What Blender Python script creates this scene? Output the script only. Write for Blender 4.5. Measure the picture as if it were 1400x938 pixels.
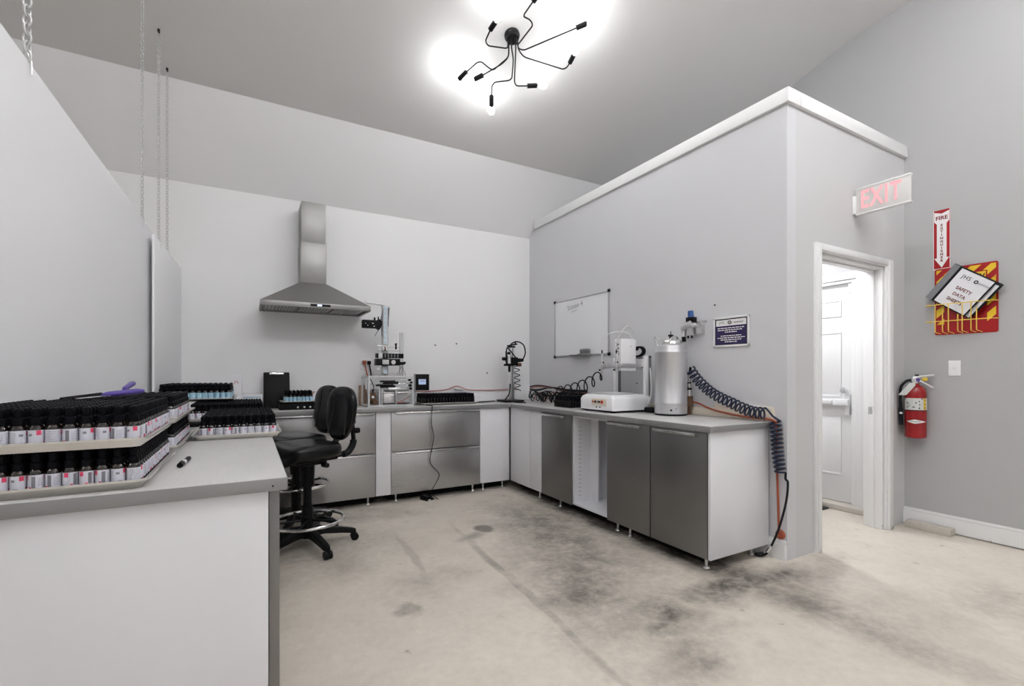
import bpy, bmesh, math, random
from mathutils import Vector, Matrix, Euler
random.seed(7)
PI = math.pi
SC = bpy.context.scene
COL = SC.collection
for o in list(bpy.data.objects):
    bpy.data.objects.remove(o, do_unlink=True)

# ------------------------------------------------------------------ camera
cd = bpy.data.cameras.new('camera')
cam = bpy.data.objects.new('camera', cd)
COL.objects.link(cam)
cd.sensor_width = 36.0
cd.lens = 645.0 / 1400.0 * 36.0
cd.shift_y = (511.5 - 469.0) / 1400.0
cd.clip_start = 0.05
cam.location = (0, 0, 1.245)
cam.rotation_euler = (PI / 2, 0, -math.atan(360 / 645.0))
SC.camera = cam

# ------------------------------------------------------------------ world, light, exposure
W = bpy.data.worlds.new('world')
SC.world = W
W.use_nodes = True
bg = W.node_tree.nodes['Background']
bg.inputs['Color'].default_value = (1.0, 1.0, 1.0, 1)
bg.inputs['Strength'].default_value = 0.7
BULB = 16.0           # emission of the ceiling fixtures' bulbs
SC.view_settings.view_transform = 'Standard'
SC.view_settings.look = 'None'
SC.view_settings.gamma = 1.0
SC.view_settings.use_curve_mapping = False
SC.view_settings.exposure = 1.82

# ------------------------------------------------------------------ materials
def srgb(r, g, b):
    f = lambda c: (c / 12.92 if c <= 0.04045 else ((c + 0.055) / 1.055) ** 2.4)
    return (f(r / 255), f(g / 255), f(b / 255), 1)

class NT:
    def __init__(s, name):
        s.m = bpy.data.materials.new(name)
        s.m.use_nodes = True
        s.t = s.m.node_tree
        s.b = s.t.nodes['Principled BSDF']
    def n(s, typ, **kw):
        nd = s.t.nodes.new(typ)
        for k, v in kw.items():
            setattr(nd, k, v)
        return nd
    def l(s, a, b):
        s.t.links.new(a, b)
    def math(s, op, a, b=None, clamp=False):
        nd = s.n('ShaderNodeMath', operation=op)
        nd.use_clamp = clamp
        for i, v in enumerate((a, b)):
            if v is None: continue
            if isinstance(v, (int, float)): nd.inputs[i].default_value = v
            else: s.l(v, nd.inputs[i])
        return nd.outputs[0]
    def mix(s, fac, a, b):
        nd = s.n('ShaderNodeMix', data_type='RGBA')
        for sock, v in ((nd.inputs[0], fac), (nd.inputs[6], a), (nd.inputs[7], b)):
            if isinstance(v, (int, float)): sock.default_value = v
            elif isinstance(v, tuple): sock.default_value = v
            else: s.l(v, sock)
        return nd.outputs[2]
    def coord(s, out='Object', scale=(1, 1, 1), loc=(0, 0, 0), rot=(0, 0, 0)):
        tc = s.n('ShaderNodeTexCoord')
        mp = s.n('ShaderNodeMapping')
        mp.inputs['Scale'].default_value = scale
        mp.inputs['Location'].default_value = loc
        mp.inputs['Rotation'].default_value = rot
        s.l(tc.outputs[out], mp.inputs[0])
        return mp.outputs[0]
    def noise(s, vec, scale=5, detail=4, rough=0.5):
        nd = s.n('ShaderNodeTexNoise')
        nd.inputs['Scale'].default_value = scale
        nd.inputs['Detail'].default_value = detail
        nd.inputs['Roughness'].default_value = rough
        s.l(vec, nd.inputs['Vector'])
        return nd.outputs['Fac']
    def ramp(s, fac, lo, hi, a=0.0, b=1.0):
        nd = s.n('ShaderNodeMapRange')
        nd.inputs[1].default_value = lo; nd.inputs[2].default_value = hi
        nd.inputs[3].default_value = a; nd.inputs[4].default_value = b
        s.l(fac, nd.inputs[0])
        return nd.outputs[0]
    def bump(s, h, strength=0.1, dist=0.01):
        nd = s.n('ShaderNodeBump')
        nd.inputs['Strength'].default_value = strength
        nd.inputs['Distance'].default_value = dist
        s.l(h, nd.inputs['Height'])
        s.l(nd.outputs[0], s.b.inputs['Normal'])

def mat(name, c, rough=0.5, metal=0.0, var=0.06, nscale=6, bump=0.0, bscale=60, coat=0.0, spec=0.5):
    """procedural paint/plastic: base colour with a slight mottling and optional fine relief"""
    k = NT(name)
    v = k.coord()
    f = k.noise(v, nscale, 3)
    lo = tuple(max(0, x * (1 - var)) for x in c[:3]) + (1,)
    hi = tuple(min(1, x * (1 + var)) for x in c[:3]) + (1,)
    k.l(k.mix(f, lo, hi), k.b.inputs['Base Color'])
    k.b.inputs['Roughness'].default_value = rough
    k.b.inputs['Metallic'].default_value = metal
    k.b.inputs['Specular IOR Level'].default_value = spec
    if coat:
        k.b.inputs['Coat Weight'].default_value = coat
    if bump:
        k.bump(k.noise(v, bscale, 3), bump, 0.004)
    return k.m

def emis(name, c, strength):
    k = NT(name)
    k.b.inputs['Base Color'].default_value = c
    k.b.inputs['Emission Color'].default_value = c
    k.b.inputs['Emission Strength'].default_value = strength
    return k.m

def brushed(name, c, rough, scale, metal=1.0, var=0.1, tint=None):
    """brushed sheet steel: streaks stretched along one object axis"""
    k = NT(name)
    v = k.coord(scale=scale)
    f = k.noise(v, 1.0, 5, 0.65)
    big = k.noise(k.coord(scale=(1.3, 1.3, 0.8)), 1.6, 2)
    lo = tuple(x * (1 - var) for x in c[:3]) + (1,)
    hi = tuple(min(1, x * (1 + var)) for x in c[:3]) + (1,)
    k.l(k.mix(f, lo, hi), k.b.inputs['Base Color'])
    k.b.inputs['Metallic'].default_value = metal
    k.l(k.math('ADD', k.ramp(f, 0.3, 0.7, rough - 0.06, rough + 0.06), k.ramp(big, 0.3, 0.7, -0.06, 0.06)), k.b.inputs['Roughness'])
    k.bump(f, 0.03, 0.001)
    return k.m

M = {}
M['wall_white'] = mat('wall_white', srgb(238, 238, 239), 0.55, var=0.015, nscale=1.2, bump=0.03, bscale=90)
M['wall_grey'] = mat('wall_grey', srgb(212, 212, 215), 0.55, var=0.02, nscale=1.2, bump=0.03, bscale=90)
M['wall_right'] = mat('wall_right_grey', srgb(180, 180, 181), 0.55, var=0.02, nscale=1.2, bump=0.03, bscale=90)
M['wall_doorway'] = mat('wall_doorway_grey', srgb(206, 206, 207), 0.55, var=0.02, nscale=1.2, bump=0.03, bscale=90)
M['wall_light'] = mat('wall_light', srgb(240, 240, 241), 0.55, var=0.02, nscale=1.2, bump=0.03, bscale=90)
M['ceiling'] = mat('ceiling_paint', srgb(226, 225, 224), 0.6, var=0.02, nscale=0.8, bump=0.05, bscale=40)
M['trim'] = mat('trim_white', srgb(238, 238, 238), 0.35, var=0.02, nscale=3)
M['worn_trim'] = None
M['cab'] = mat('cabinet_white', srgb(232, 232, 236), 0.3, var=0.01, nscale=2)
M['panel'] = mat('hung_panel_white', srgb(244, 244, 246), 0.5, var=0.012, nscale=1.5)
M['steel'] = brushed('brushed_steel', (0.50, 0.50, 0.51), 0.34, (3, 3, 180))
M['steel_h'] = brushed('brushed_steel_hood', (0.31, 0.305, 0.30), 0.47, (160, 160, 3))
M['steel_dark'] = brushed('brushed_steel_dark', (0.26, 0.255, 0.255), 0.42, (3, 3, 180))
M['steel_tank'] = brushed('satin_steel_tank', (0.66, 0.66, 0.68), 0.42, (60, 60, 4), metal=0.8)
M['chrome'] = mat('chrome', (0.8, 0.8, 0.8, 1), 0.15, 1.0, var=0.03)
M['alu'] = mat('aluminium', (0.72, 0.72, 0.73, 1), 0.38, 1.0, var=0.05)
M['alu_paint'] = mat('silver_paint', srgb(205, 206, 208), 0.35, var=0.03)
M['chain'] = mat('dull_zinc', (0.62, 0.62, 0.62, 1), 0.5, 0.3, var=0.05)
M['black'] = mat('black_plastic', (0.006, 0.006, 0.007, 1), 0.4, var=0.2, spec=0.15)
M['black_metal'] = mat('black_metal', (0.015, 0.015, 0.016, 1), 0.35, var=0.2, spec=0.15)
M['rubber'] = mat('black_rubber', (0.012, 0.013, 0.016, 1), 0.5, var=0.2, spec=0.15)
M['leather'] = mat('black_leather', (0.005, 0.005, 0.006, 1), 0.26, spec=0.3, var=0.2, bump=0.12, bscale=160)
M['piping'] = mat('glossy_black_piping', (0.012, 0.012, 0.013, 1), 0.22, var=0.1)
M['white_plastic'] = mat('white_plastic', srgb(238, 238, 240), 0.3, var=0.01)
M['grey_plastic'] = mat('grey_plastic', srgb(120, 120, 124), 0.45, var=0.05)
M['felt'] = mat('grey_felt', srgb(140, 140, 142), 0.9, var=0.1, bump=0.3, bscale=200)
M['red'] = mat('red_paint', srgb(150, 8, 14), 0.22, var=0.05, coat=0.4)
M['sign_red'] = mat('sign_red', srgb(166, 10, 20), 0.4, var=0.03)
M['sign_dark_red'] = mat('sign_dark_red', srgb(120, 20, 26), 0.4, var=0.03)
M['sign_yellow'] = mat('sign_yellow', srgb(232, 196, 40), 0.4, var=0.04)
M['yellow_wire'] = mat('yellow_wire', srgb(240, 206, 90), 0.35, var=0.03)
M['white_print'] = mat('white_print', srgb(238, 236, 236), 0.5, var=0.01)
M['black_print'] = mat('black_print', (0.02, 0.02, 0.022, 1), 0.6, var=0.05)
M['grey_print'] = mat('grey_print', srgb(135, 135, 140), 0.6, var=0.05)
M['dark_red_print'] = mat('dark_red_print', srgb(110, 40, 44), 0.6, var=0.05)
M['paper'] = mat('paper', srgb(226, 226, 230), 0.7, var=0.01)
M['binder'] = mat('black_vinyl', (0.012, 0.012, 0.013, 1), 0.35, var=0.1, spec=0.15)
M['binder_spine'] = mat('grey_clear_sleeve', srgb(125, 126, 130), 0.25, var=0.04)
M['orange'] = mat('orange_hose', srgb(170, 84, 56), 0.45, var=0.05)
M['pinkhose'] = mat('red_cable', srgb(176, 112, 104), 0.5, var=0.05)
M['navy'] = mat('navy_coil_hose', srgb(22, 34, 62), 0.3, var=0.05)
M['blue'] = mat('blue_knob', srgb(40, 84, 150), 0.4, var=0.05)
M['purple'] = mat('purple_plastic', srgb(84, 66, 150), 0.35, var=0.05)
M['glass_amber'] = mat('amber_glass_dark', (0.008, 0.004, 0.002, 1), 0.08, var=0.2, spec=1.0)
M['cap'] = mat('black_cap', (0.004, 0.004, 0.006, 1), 0.42, var=0.2, spec=0.07)
M['glass_black'] = mat('black_glass', (0.004, 0.004, 0.004, 1), 0.2, var=0.2, spec=0.25)
M['tray'] = brushed('baking_tray_aluminium', (0.80, 0.78, 0.74), 0.4, (5, 40, 5))
M['cream'] = mat('cream_board', srgb(232, 222, 206), 0.5, var=0.03)
M['whiteboard'] = mat('whiteboard_enamel', srgb(236, 237, 240), 0.15, var=0.005)
M['frame_alu'] = mat('board_frame', srgb(176, 177, 180), 0.35, 0.2, var=0.04)
M['wood'] = mat('worn_white_wood', srgb(196, 190, 180), 0.7, var=0.12, nscale=25, bump=0.2, bscale=60)
M['cardboard'] = mat('cardboard', srgb(170, 140, 116), 0.8, var=0.06)
M['brown'] = mat('brown_spool', srgb(96, 66, 44), 0.5, var=0.2)
M['lightblue'] = mat('light_blue_labels', srgb(202, 219, 230), 0.4, var=0.03)
M['clear_tube'] = mat('milky_tube', srgb(226, 226, 224), 0.25, var=0.01)
M['plaque_purple'] = None
M['mat_black'] = mat('doormat_black', (0.02, 0.02, 0.02, 1), 0.9, var=0.4, bump=0.4, bscale=300)
M['screen'] = emis('lit_screen', srgb(150, 166, 196), 0.2)
M['screen_hood'] = emis('hood_display', srgb(190, 205, 240), 0.4)
M['bulb'] = emis('lit_bulb', (0.985, 0.99, 1.0, 1), BULB)
M['bulb_bright'] = emis('lit_bulb_bright', (0.985, 0.99, 1.0, 1), BULB * 3.05)
M['exit_red'] = emis('exit_letters_lit', (1.0, 0.44, 0.47, 1), 0.31)
M['exit_red'].node_tree.nodes['Principled BSDF'].inputs['Base Color'].default_value = (0.05, 0.01, 0.01, 1)
M['red_button'] = mat('red_button', srgb(190, 60, 50), 0.35, var=0.03)
M['dark_void'] = mat('dark_recess', (0.02, 0.02, 0.02, 1), 0.9, var=0.1)
M['gauge'] = mat('gauge_face', srgb(215, 215, 215), 0.4, var=0.02)
M['exit_body'] = mat('exit_sign_panel', srgb(216, 214, 212), 0.35, var=0.01)
M['tag'] = mat('card_tag', srgb(206, 208, 205), 0.6, var=0.03)
M['black_board'] = mat('under_cabinet_shade', (0.012, 0.012, 0.012, 1), 0.8, var=0.2, spec=0.1)  # for the boards that stand in for shade under the cabinets
M['bin_black'] = mat('black_board', (0.004, 0.004, 0.004, 1), 0.45, var=0.1, spec=0.15)

def worn_trim():
    k = NT('worn_trim_white')
    v = k.coord()
    n1 = k.noise(k.coord(scale=(1, 1, 1)), 14, 6, 0.7)
    tc = k.n('ShaderNodeSeparateXYZ'); k.l(v, tc.inputs[0])
    low = k.ramp(tc.outputs[2], 0.0, 0.10, 0.16, 0.0)
    f = k.ramp(k.math('ADD', n1, low), 0.74, 0.80)
    k.l(k.mix(f, srgb(236, 236, 236), srgb(120, 112, 104)), k.b.inputs['Base Color'])
    k.b.inputs['Roughness'].default_value = 0.4
    return k.m
M['worn_trim'] = worn_trim()

def worktop_mat():
    k = NT('grey_laminate')
    v = k.coord()
    f = k.noise(v, 3.5, 5)
    g = k.noise(k.coord(scale=(120, 6, 30)), 1, 4)
    c = k.mix(f, srgb(188, 187, 186), srgb(204, 203, 202))
    k.l(k.mix(k.math('MULTIPLY', g, 0.35), c, srgb(160, 159, 158)), k.b.inputs['Base Color'])
    k.b.inputs['Roughness'].default_value = 0.3
    return k.m
M['edge'] = mat('grey_edge_band', srgb(148, 148, 149), 0.4, 0.3, var=0.06, nscale=9)
M['worktop'] = worktop_mat()

def floor_mat():
    k = NT('stained_shaded_concrete')
    v = k.coord()
    warp = k.n('ShaderNodeTexNoise'); warp.inputs['Scale'].default_value = 2.6; warp.inputs['Detail'].default_value = 6
    k.l(v, warp.inputs['Vector'])
    sub = k.n('ShaderNodeVectorMath', operation='SUBTRACT'); k.l(warp.outputs['Color'], sub.inputs[0]); sub.inputs[1].default_value = (0.5, 0.5, 0.5)
    sc = k.n('ShaderNodeVectorMath', operation='SCALE'); k.l(sub.outputs[0], sc.inputs[0]); sc.inputs['Scale'].default_value = 0.7
    add = k.n('ShaderNodeVectorMath', operation='ADD'); k.l(v, add.inputs[0]); k.l(sc.outputs[0], add.inputs[1])
    wv = add.outputs[0]
    sc2 = k.n('ShaderNodeVectorMath', operation='SCALE'); k.l(sub.outputs[0], sc2.inputs[0]); sc2.inputs['Scale'].default_value = 0.10
    add2 = k.n('ShaderNodeVectorMath', operation='ADD'); k.l(v, add2.inputs[0]); k.l(sc2.outputs[0], add2.inputs[1])
    wl = add2.outputs[0]
    fine = k.noise(v, 22, 8, 0.7)
    mid = k.noise(v, 4.5, 7, 0.65)
    bign = k.noise(v, 0.9, 4, 0.55)
    def blob(cx, cy, rx, ry, ang, soft=0.6, src=None):
        mp = k.n('ShaderNodeMapping', vector_type='TEXTURE')
        mp.inputs['Location'].default_value = (cx, cy, 0)
        mp.inputs['Rotation'].default_value = (0, 0, math.radians(ang))
        mp.inputs['Scale'].default_value = (rx, ry, 1000)
        k.l(src or wv, mp.inputs[0])
        ln = k.n('ShaderNodeVectorMath', operation='LENGTH'); k.l(mp.outputs[0], ln.inputs[0])
        return k.ramp(ln.outputs['Value'], 1.0 - soft, 1.0 + soft * 0.6, 1.0, 0.0)
    def grow(acc, b, w):
        return k.math('MAXIMUM', acc, k.math('MULTIPLY', b, w))
    d = k.math('MULTIPLY', blob(2.12, 3.05, 0.46, 1.1, -8, 0.6), 0.68)
    d = grow(d, blob(1.78, 2.30, 0.36, 0.66, -18, 0.7), 0.72)
    d = grow(d, blob(1.85, 1.72, 0.22, 0.22, -20, 0.8), 0.85)
    d = grow(d, blob(1.72, 1.42, 0.30, 0.16, 20, 0.9), 0.6)
    d = grow(d, blob(2.62, 1.80, 0.50, 0.20, 0, 0.6), 0.95)
    d = grow(d, blob(3.05, 1.62, 0.45, 0.16, 10, 0.9), 0.42)
    d = grow(d, blob(2.66, 3.2, 0.26, 2.2, 0, 0.45, wl), 1.0)  # toe-kick stain and shade under the right cabinets, painted as one
    d = grow(d, blob(1.3, 4.72, 2.0, 0.22, 0, 0.5, wl), 0.8)  # shade under the back cabinets, painted into the floor colour
    d = grow(d, blob(0.9, 4.2, 0.5, 0.16, 5, 0.9), 0.4)
    d = grow(d, blob(0.35, 3.5, 0.55, 0.4, 0, 0.9), 0.5)
    d = grow(d, blob(0.95, 2.75, 0.3, 0.15, 20, 0.9), 0.35)
    d = grow(d, blob(0.72, 2.45, 0.10, 0.06, 0, 0.5), 0.5)
    d = grow(d, blob(2.9, 1.1, 0.5, 0.25, -25, 0.9), 0.16)
    d = grow(d, blob(3.55, 0.95, 0.25, 0.35, 40, 0.9), 0.3)
    d = k.math('MULTIPLY', d, k.ramp(k.math('ADD', k.math('MULTIPLY', mid, 0.6), k.math('MULTIPLY', fine, 0.4)), 0.33, 0.60, 0.30, 1.1))
    s1 = k.math('MULTIPLY', blob(1.655, 3.43, 0.085, 0.10, 0, 0.25, wl), 0.75)
    s2 = k.math('MULTIPLY', blob(1.50, 3.33, 0.15, 0.05, 25, 0.7, wl), 0.5)
    d = k.math('MAXIMUM', d, k.math('MAXIMUM', s1, s2))
    d = k.math('MAXIMUM', d, k.math('MULTIPLY', blob(1.385, 2.35, 0.034, 1.25, -3.5, 0.4, wl), k.ramp(mid, 0.35, 0.6, 0.15, 0.5)))
    d = k.math('MAXIMUM', d, k.math('MULTIPLY', blob(0.98, 3.2, 0.03, 0.5, -2, 0.4, wl), 0.3))
    specks = k.ramp(k.noise(v, 9, 2, 0.4), 0.70, 0.76)
    d = k.math('MAXIMUM', d, k.math('MULTIPLY', specks, k.ramp(fine, 0.4, 0.7, 0.1, 0.6)))
    cloud = k.math('MULTIPLY', k.ramp(k.math('ADD', k.math('MULTIPLY', bign, 0.6), k.math('MULTIPLY', mid, 0.4)), 0.36, 0.66), 0.40)
    base = k.mix(cloud, srgb(226, 218, 206), srgb(180, 171, 159))
    base = k.mix(k.ramp(fine, 0.3, 0.75, 0.0, 0.32), base, srgb(166, 158, 147))
    scr = k.ramp(k.noise(k.coord(scale=(30, 2.5, 1), rot=(0, 0, 0.6)), 1.0, 3), 0.66, 0.74)
    base = k.mix(k.math('MULTIPLY', scr, 0.18), base, srgb(236, 229, 218))
    k.l(k.mix(d, base, srgb(74, 69, 63)), k.b.inputs['Base Color'])
    k.l(k.ramp(mid, 0.3, 0.7, 0.42, 0.62), k.b.inputs['Roughness'])
    k.bump(fine, 0.10, 0.004)
    return k.m
M['floor'] = floor_mat()

def label_mat(name, base, dark, pink=None):
    k = NT(name)
    tc = k.n('ShaderNodeTexCoord')
    sp = k.n('ShaderNodeSeparateXYZ'); k.l(tc.outputs['UV'], sp.inputs[0])
    u, vv = sp.outputs[0], sp.outputs[1]
    def rect(u0, u1, v0, v1):
        a = k.math('MULTIPLY', k.math('GREATER_THAN', u, u0), k.math('LESS_THAN', u, u1))
        b = k.math('MULTIPLY', k.math('GREATER_THAN', vv, v0), k.math('LESS_THAN', vv, v1))
        return k.math('MULTIPLY', a, b)
    lines = k.math('GREATER_THAN', k.math('FRACT', k.math('MULTIPLY', vv, 9.0)), 0.5)
    nz = k.n('ShaderNodeTexNoise'); nz.inputs['Scale'].default_value = 45
    k.l(tc.outputs['UV'], nz.inputs['Vector'])
    word = k.math('MULTIPLY', lines, k.math('GREATER_THAN', nz.outputs['Fac'], 0.46))
    txt = k.math('ADD', rect(0.03, 0.30, 0.12, 0.9), rect(0.84, 0.97, 0.2, 0.85), True)
    c = k.mix(k.math('MULTIPLY', k.math('MULTIPLY', word, txt), 0.6), base, dark)
    c = k.mix(k.math('MULTIPLY', rect(0.72, 0.80, 0.1, 0.9), 0.75), c, dark)
    c = k.mix(k.math('MULTIPLY', rect(0.40, 0.50, 0.05, 0.14), 0.8), c, dark)
    c = k.mix(k.math('MULTIPLY', rect(0.36, 0.44, 0.60, 0.76), 0.7), c, dark)
    if pink:
        c = k.mix(rect(0.52, 0.62, 0.66, 0.98), c, pink)
        c = k.mix(k.math('MULTIPLY', rect(0.33, 0.62, 0.0, 0.05), 0.6), c, pink)
        c = k.mix(rect(0.66, 0.71, 0.0, 0.2), c, pink)
    k.l(c, k.b.inputs['Base Color'])
    k.b.inputs['Roughness'].default_value = 0.4
    return k.m
M['label_white'] = label_mat('white_bottle_label', srgb(214, 214, 226), srgb(70, 70, 80), srgb(226, 70, 110))
M['label_blue'] = label_mat('light_blue_bottle_label', srgb(168, 206, 226), srgb(70, 110, 140))

def plaque_mat():
    k = NT('purple_print')
    v = k.coord()
    k.l(k.mix(k.noise(v, 9, 2), srgb(58, 44, 100), srgb(44, 40, 66)), k.b.inputs['Base Color'])
    k.b.inputs['Roughness'].default_value = 0.25
    return k.m
M['plaque_purple'] = plaque_mat()

# ------------------------------------------------------------------ mesh helpers
class MB:
    def __init__(s):
        s.bm = bmesh.new()
        s.uv = None
    def _xf(s, verts, mtx):
        bmesh.ops.transform(s.bm, matrix=mtx, verts=verts)
    def box(s, x0, x1, y0, y1, z0, z1, bev=0.0, rot=None, seg=2):
        r = bmesh.ops.create_cube(s.bm, size=1.0)
        c = Vector(((x0 + x1) / 2, (y0 + y1) / 2, (z0 + z1) / 2))
        m = Matrix.Translation(c) @ ((Euler(rot).to_matrix().to_4x4()) if rot else Matrix()) @ Matrix.Diagonal((abs(x1 - x0), abs(y1 - y0), abs(z1 - z0), 1))
        s._xf(r['verts'], m)
        if bev:
            es = list({e for v in r['verts'] for e in v.link_edges})
            bmesh.ops.bevel(s.bm, geom=es, offset=bev, segments=seg, affect='EDGES', profile=0.5)
        return s
    def cyl(s, p0, p1, r0, r1=None, seg=16, cap=True):
        p0, p1 = Vector(p0), Vector(p1)
        d = p1 - p0
        r1 = r0 if r1 is None else r1
        r = bmesh.ops.create_cone(s.bm, cap_ends=cap, segments=seg, radius1=r0, radius2=r1, depth=d.length)
        q = Vector((0, 0, 1)).rotation_difference(d.normalized()).to_matrix().to_4x4()
        s._xf(r['verts'], Matrix.Translation((p0 + p1) / 2) @ q)
        return s
    def ball(s, c, r, seg=12, sc=(1, 1, 1)):
        q = bmesh.ops.create_uvsphere(s.bm, u_segments=seg, v_segments=max(6, seg // 2 + 2), radius=r)
        s._xf(q['verts'], Matrix.Translation(Vector(c)) @ Matrix.Diagonal((sc[0], sc[1], sc[2], 1)))
        return s
    def lathe(s, prof, c=(0, 0, 0), seg=24, axis=None, cap=True):
        rings = []
        rot = Matrix()
        if axis is not None:
            rot = Vector((0, 0, 1)).rotation_difference(Vector(axis).normalized()).to_matrix().to_4x4()
        mt = Matrix.Translation(Vector(c)) @ rot
        for (r, z) in prof:
            if r < 1e-6:
                rings.append([s.bm.verts.new(mt @ Vector((0, 0, z)))])
            else:
                rings.append([s.bm.verts.new(mt @ Vector((r * math.cos(2 * PI * i / seg), r * math.sin(2 * PI * i / seg), z))) for i in range(seg)])
        for a, b in zip(rings, rings[1:]):
            for i in range(seg):
                j = (i + 1) % seg
                if len(a) == 1 and len(b) == 1: continue
                if len(a) == 1: s.bm.faces.new((a[0], b[j], b[i]))
                elif len(b) == 1: s.bm.faces.new((a[i], a[j], b[0]))
                else: s.bm.faces.new((a[i], a[j], b[j], b[i]))
        if cap:
            if len(rings[0]) > 1: s.bm.faces.new(rings[0][::-1])
            if len(rings[-1]) > 1: s.bm.faces.new(rings[-1])
        return s
    def tube(s, pts, r, seg=8, smooth=0, closed=False):
        pts = [Vector(p) for p in pts]
        if smooth: pts = spline(pts, smooth)
        n = len(pts)
        prev = None
        rings = []
        for i, p in enumerate(pts):
            if closed: t = pts[(i + 1) % n] - pts[i - 1]
            else: t = pts[min(i + 1, n - 1)] - pts[max(i - 1, 0)]
            if t.length < 1e-9: t = Vector((0, 0, 1))
            t.normalize()
            if prev is None:
                a = Vector((0, 0, 1)) if abs(t.z) < 0.9 else Vector((1, 0, 0))
                nrm = t.cross(a).normalized()
            else:
                nrm = (prev - t * prev.dot(t))
                nrm = nrm.normalized() if nrm.length > 1e-6 else t.orthogonal().normalized()
            prev = nrm
            bn = t.cross(nrm)
            rr = r[i] if isinstance(r, (list, tuple)) else r
            rings.append([s.bm.verts.new(p + (nrm * math.cos(2 * PI * k / seg) + bn * math.sin(2 * PI * k / seg)) * rr) for k in range(seg)])
        prs = list(zip(rings, rings[1:])) + ([(rings[-1], rings[0])] if closed else [])
        for a, b in prs:
            for k in range(seg):
                j = (k + 1) % seg
                s.bm.faces.new((a[k], a[j], b[j], b[k]))
        if not closed:
            s.bm.faces.new(rings[0][::-1]); s.bm.faces.new(rings[-1])
        return s
    def torus(s, c, R, r, axis=(0, 0, 1), seg=32, sub=8, sx=1.0):
        rot = Vector((0, 0, 1)).rotation_difference(Vector(axis).normalized()).to_matrix()
        pts = [Vector(c) + rot @ Vector((R * sx * math.cos(2 * PI * i / seg), R * math.sin(2 * PI * i / seg), 0)) for i in range(seg)]
        return s.tube(pts, r, sub, closed=True)
    def prism(s, poly, y0, y1, plane='xz'):
        """extrude a 2-D outline; plane 'xz' extrudes along y, 'xy' along z, 'yz' along x"""
        def P(a, b, d):
            return {'xz': (a, d, b), 'xy': (a, b, d), 'yz': (d, a, b)}[plane]
        A = [s.bm.verts.new(P(a, b, y0)) for a, b in poly]
        B = [s.bm.verts.new(P(a, b, y1)) for a, b in poly]
        n = len(poly)
        fs = [s.bm.faces.new(A), s.bm.faces.new(B[::-1])]
        for i in range(n):
            j = (i + 1) % n
            fs.append(s.bm.faces.new((A[i], B[i], B[j], A[j])))
        bmesh.ops.recalc_face_normals(s.bm, faces=fs)
        return s
    def loft(s, loops):
        R = [[s.bm.verts.new(p) for p in lp] for lp in loops]
        n = len(R[0])
        for a, b in zip(R, R[1:]):
            for i in range(n):
                j = (i + 1) % n
                s.bm.faces.new((a[i], a[j], b[j], b[i]))
        s.bm.faces.new(R[0][::-1]); s.bm.faces.new(R[-1])
        bmesh.ops.recalc_face_normals(s.bm, faces=s.bm.faces[:])
        return s

def spline(pts, k=6):
    out = []
    n = len(pts)
    for i in range(n - 1):
        p0, p1, p2, p3 = pts[max(i - 1, 0)], pts[i], pts[i + 1], pts[min(i + 2, n - 1)]
        for j in range(k):
            t = j / k
            out.append(0.5 * ((2 * p1) + (p2 - p0) * t + (2 * p0 - 5 * p1 + 4 * p2 - p3) * t * t + (3 * p1 - p0 - 3 * p2 + p3) * t ** 3))
    out.append(pts[-1])
    return out

def fillet(pts, r=0.03, k=5):
    """round the corners of a polyline, as a bent rod has them"""
    pts = [Vector(p) for p in pts]
    out = [pts[0]]
    for a, b, c in zip(pts, pts[1:], pts[2:]):
        d1, d2 = (a - b), (c - b)
        q = min(r, d1.length * 0.45, d2.length * 0.45)
        s0, s1 = b + d1.normalized() * q, b + d2.normalized() * q
        for j in range(k + 1):
            t = j / k
            out.append(s0 * (1 - t) ** 2 + b * 2 * t * (1 - t) + s1 * t * t)
    out.append(pts[-1])
    return out

def finish_mesh(me, ang=35):
    me.polygons.foreach_set('use_smooth', [True] * len(me.polygons))
    me.set_sharp_from_angle(angle=math.radians(ang))

WORLD = {}   # root name -> world offset subtracted from parts modelled in room coordinates

def obj(name, mb, m, parent=None, kind=None, ang=35):
    me = bpy.data.meshes.new(name)
    bm = mb.bm
    if parent is not None:
        root = parent
        while root.parent: root = root.parent
        if root.name in WORLD:
            bmesh.ops.translate(bm, verts=bm.verts[:], vec=-WORLD[root.name])
    bm.to_mesh(me); bm.free()
    finish_mesh(me, ang)
    me.materials.append(M[m] if isinstance(m, str) else m)
    o = bpy.data.objects.new(name, me)
    COL.objects.link(o)
    if parent is not None: o.parent = parent
    if kind: o['kind'] = kind
    return o

def tag(o, label, cat, group=None):
    o['label'] = label; o['category'] = cat
    if group: o['group'] = group
    return o

def thing(name, label, cat, loc=(0, 0, 0), rot=(0, 0, 0), group=None, world=False):
    o = bpy.data.objects.new(name, None)
    o.empty_display_size = 0.05
    COL.objects.link(o)
    o.location = loc
    o.rotation_euler = rot if isinstance(rot, tuple) else (0, 0, rot)
    tag(o, label, cat, group)
    if world: WORLD[o.name] = Vector(loc)
    return o

def plabel(o, text):
    o['label'] = text
    return o

def dup(root, loc, rotz=None, label=None):
    r = root.copy(); COL.objects.link(r)
    r.location = loc
    if rotz is not None: r.rotation_euler = (0, 0, rotz)
    if label: r['label'] = label
    for ch in list(root.children):
        c = ch.copy(); COL.objects.link(c); c.parent = r
        for g in list(ch.children):
            d = g.copy(); COL.objects.link(d); d.parent = c
    return r

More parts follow.
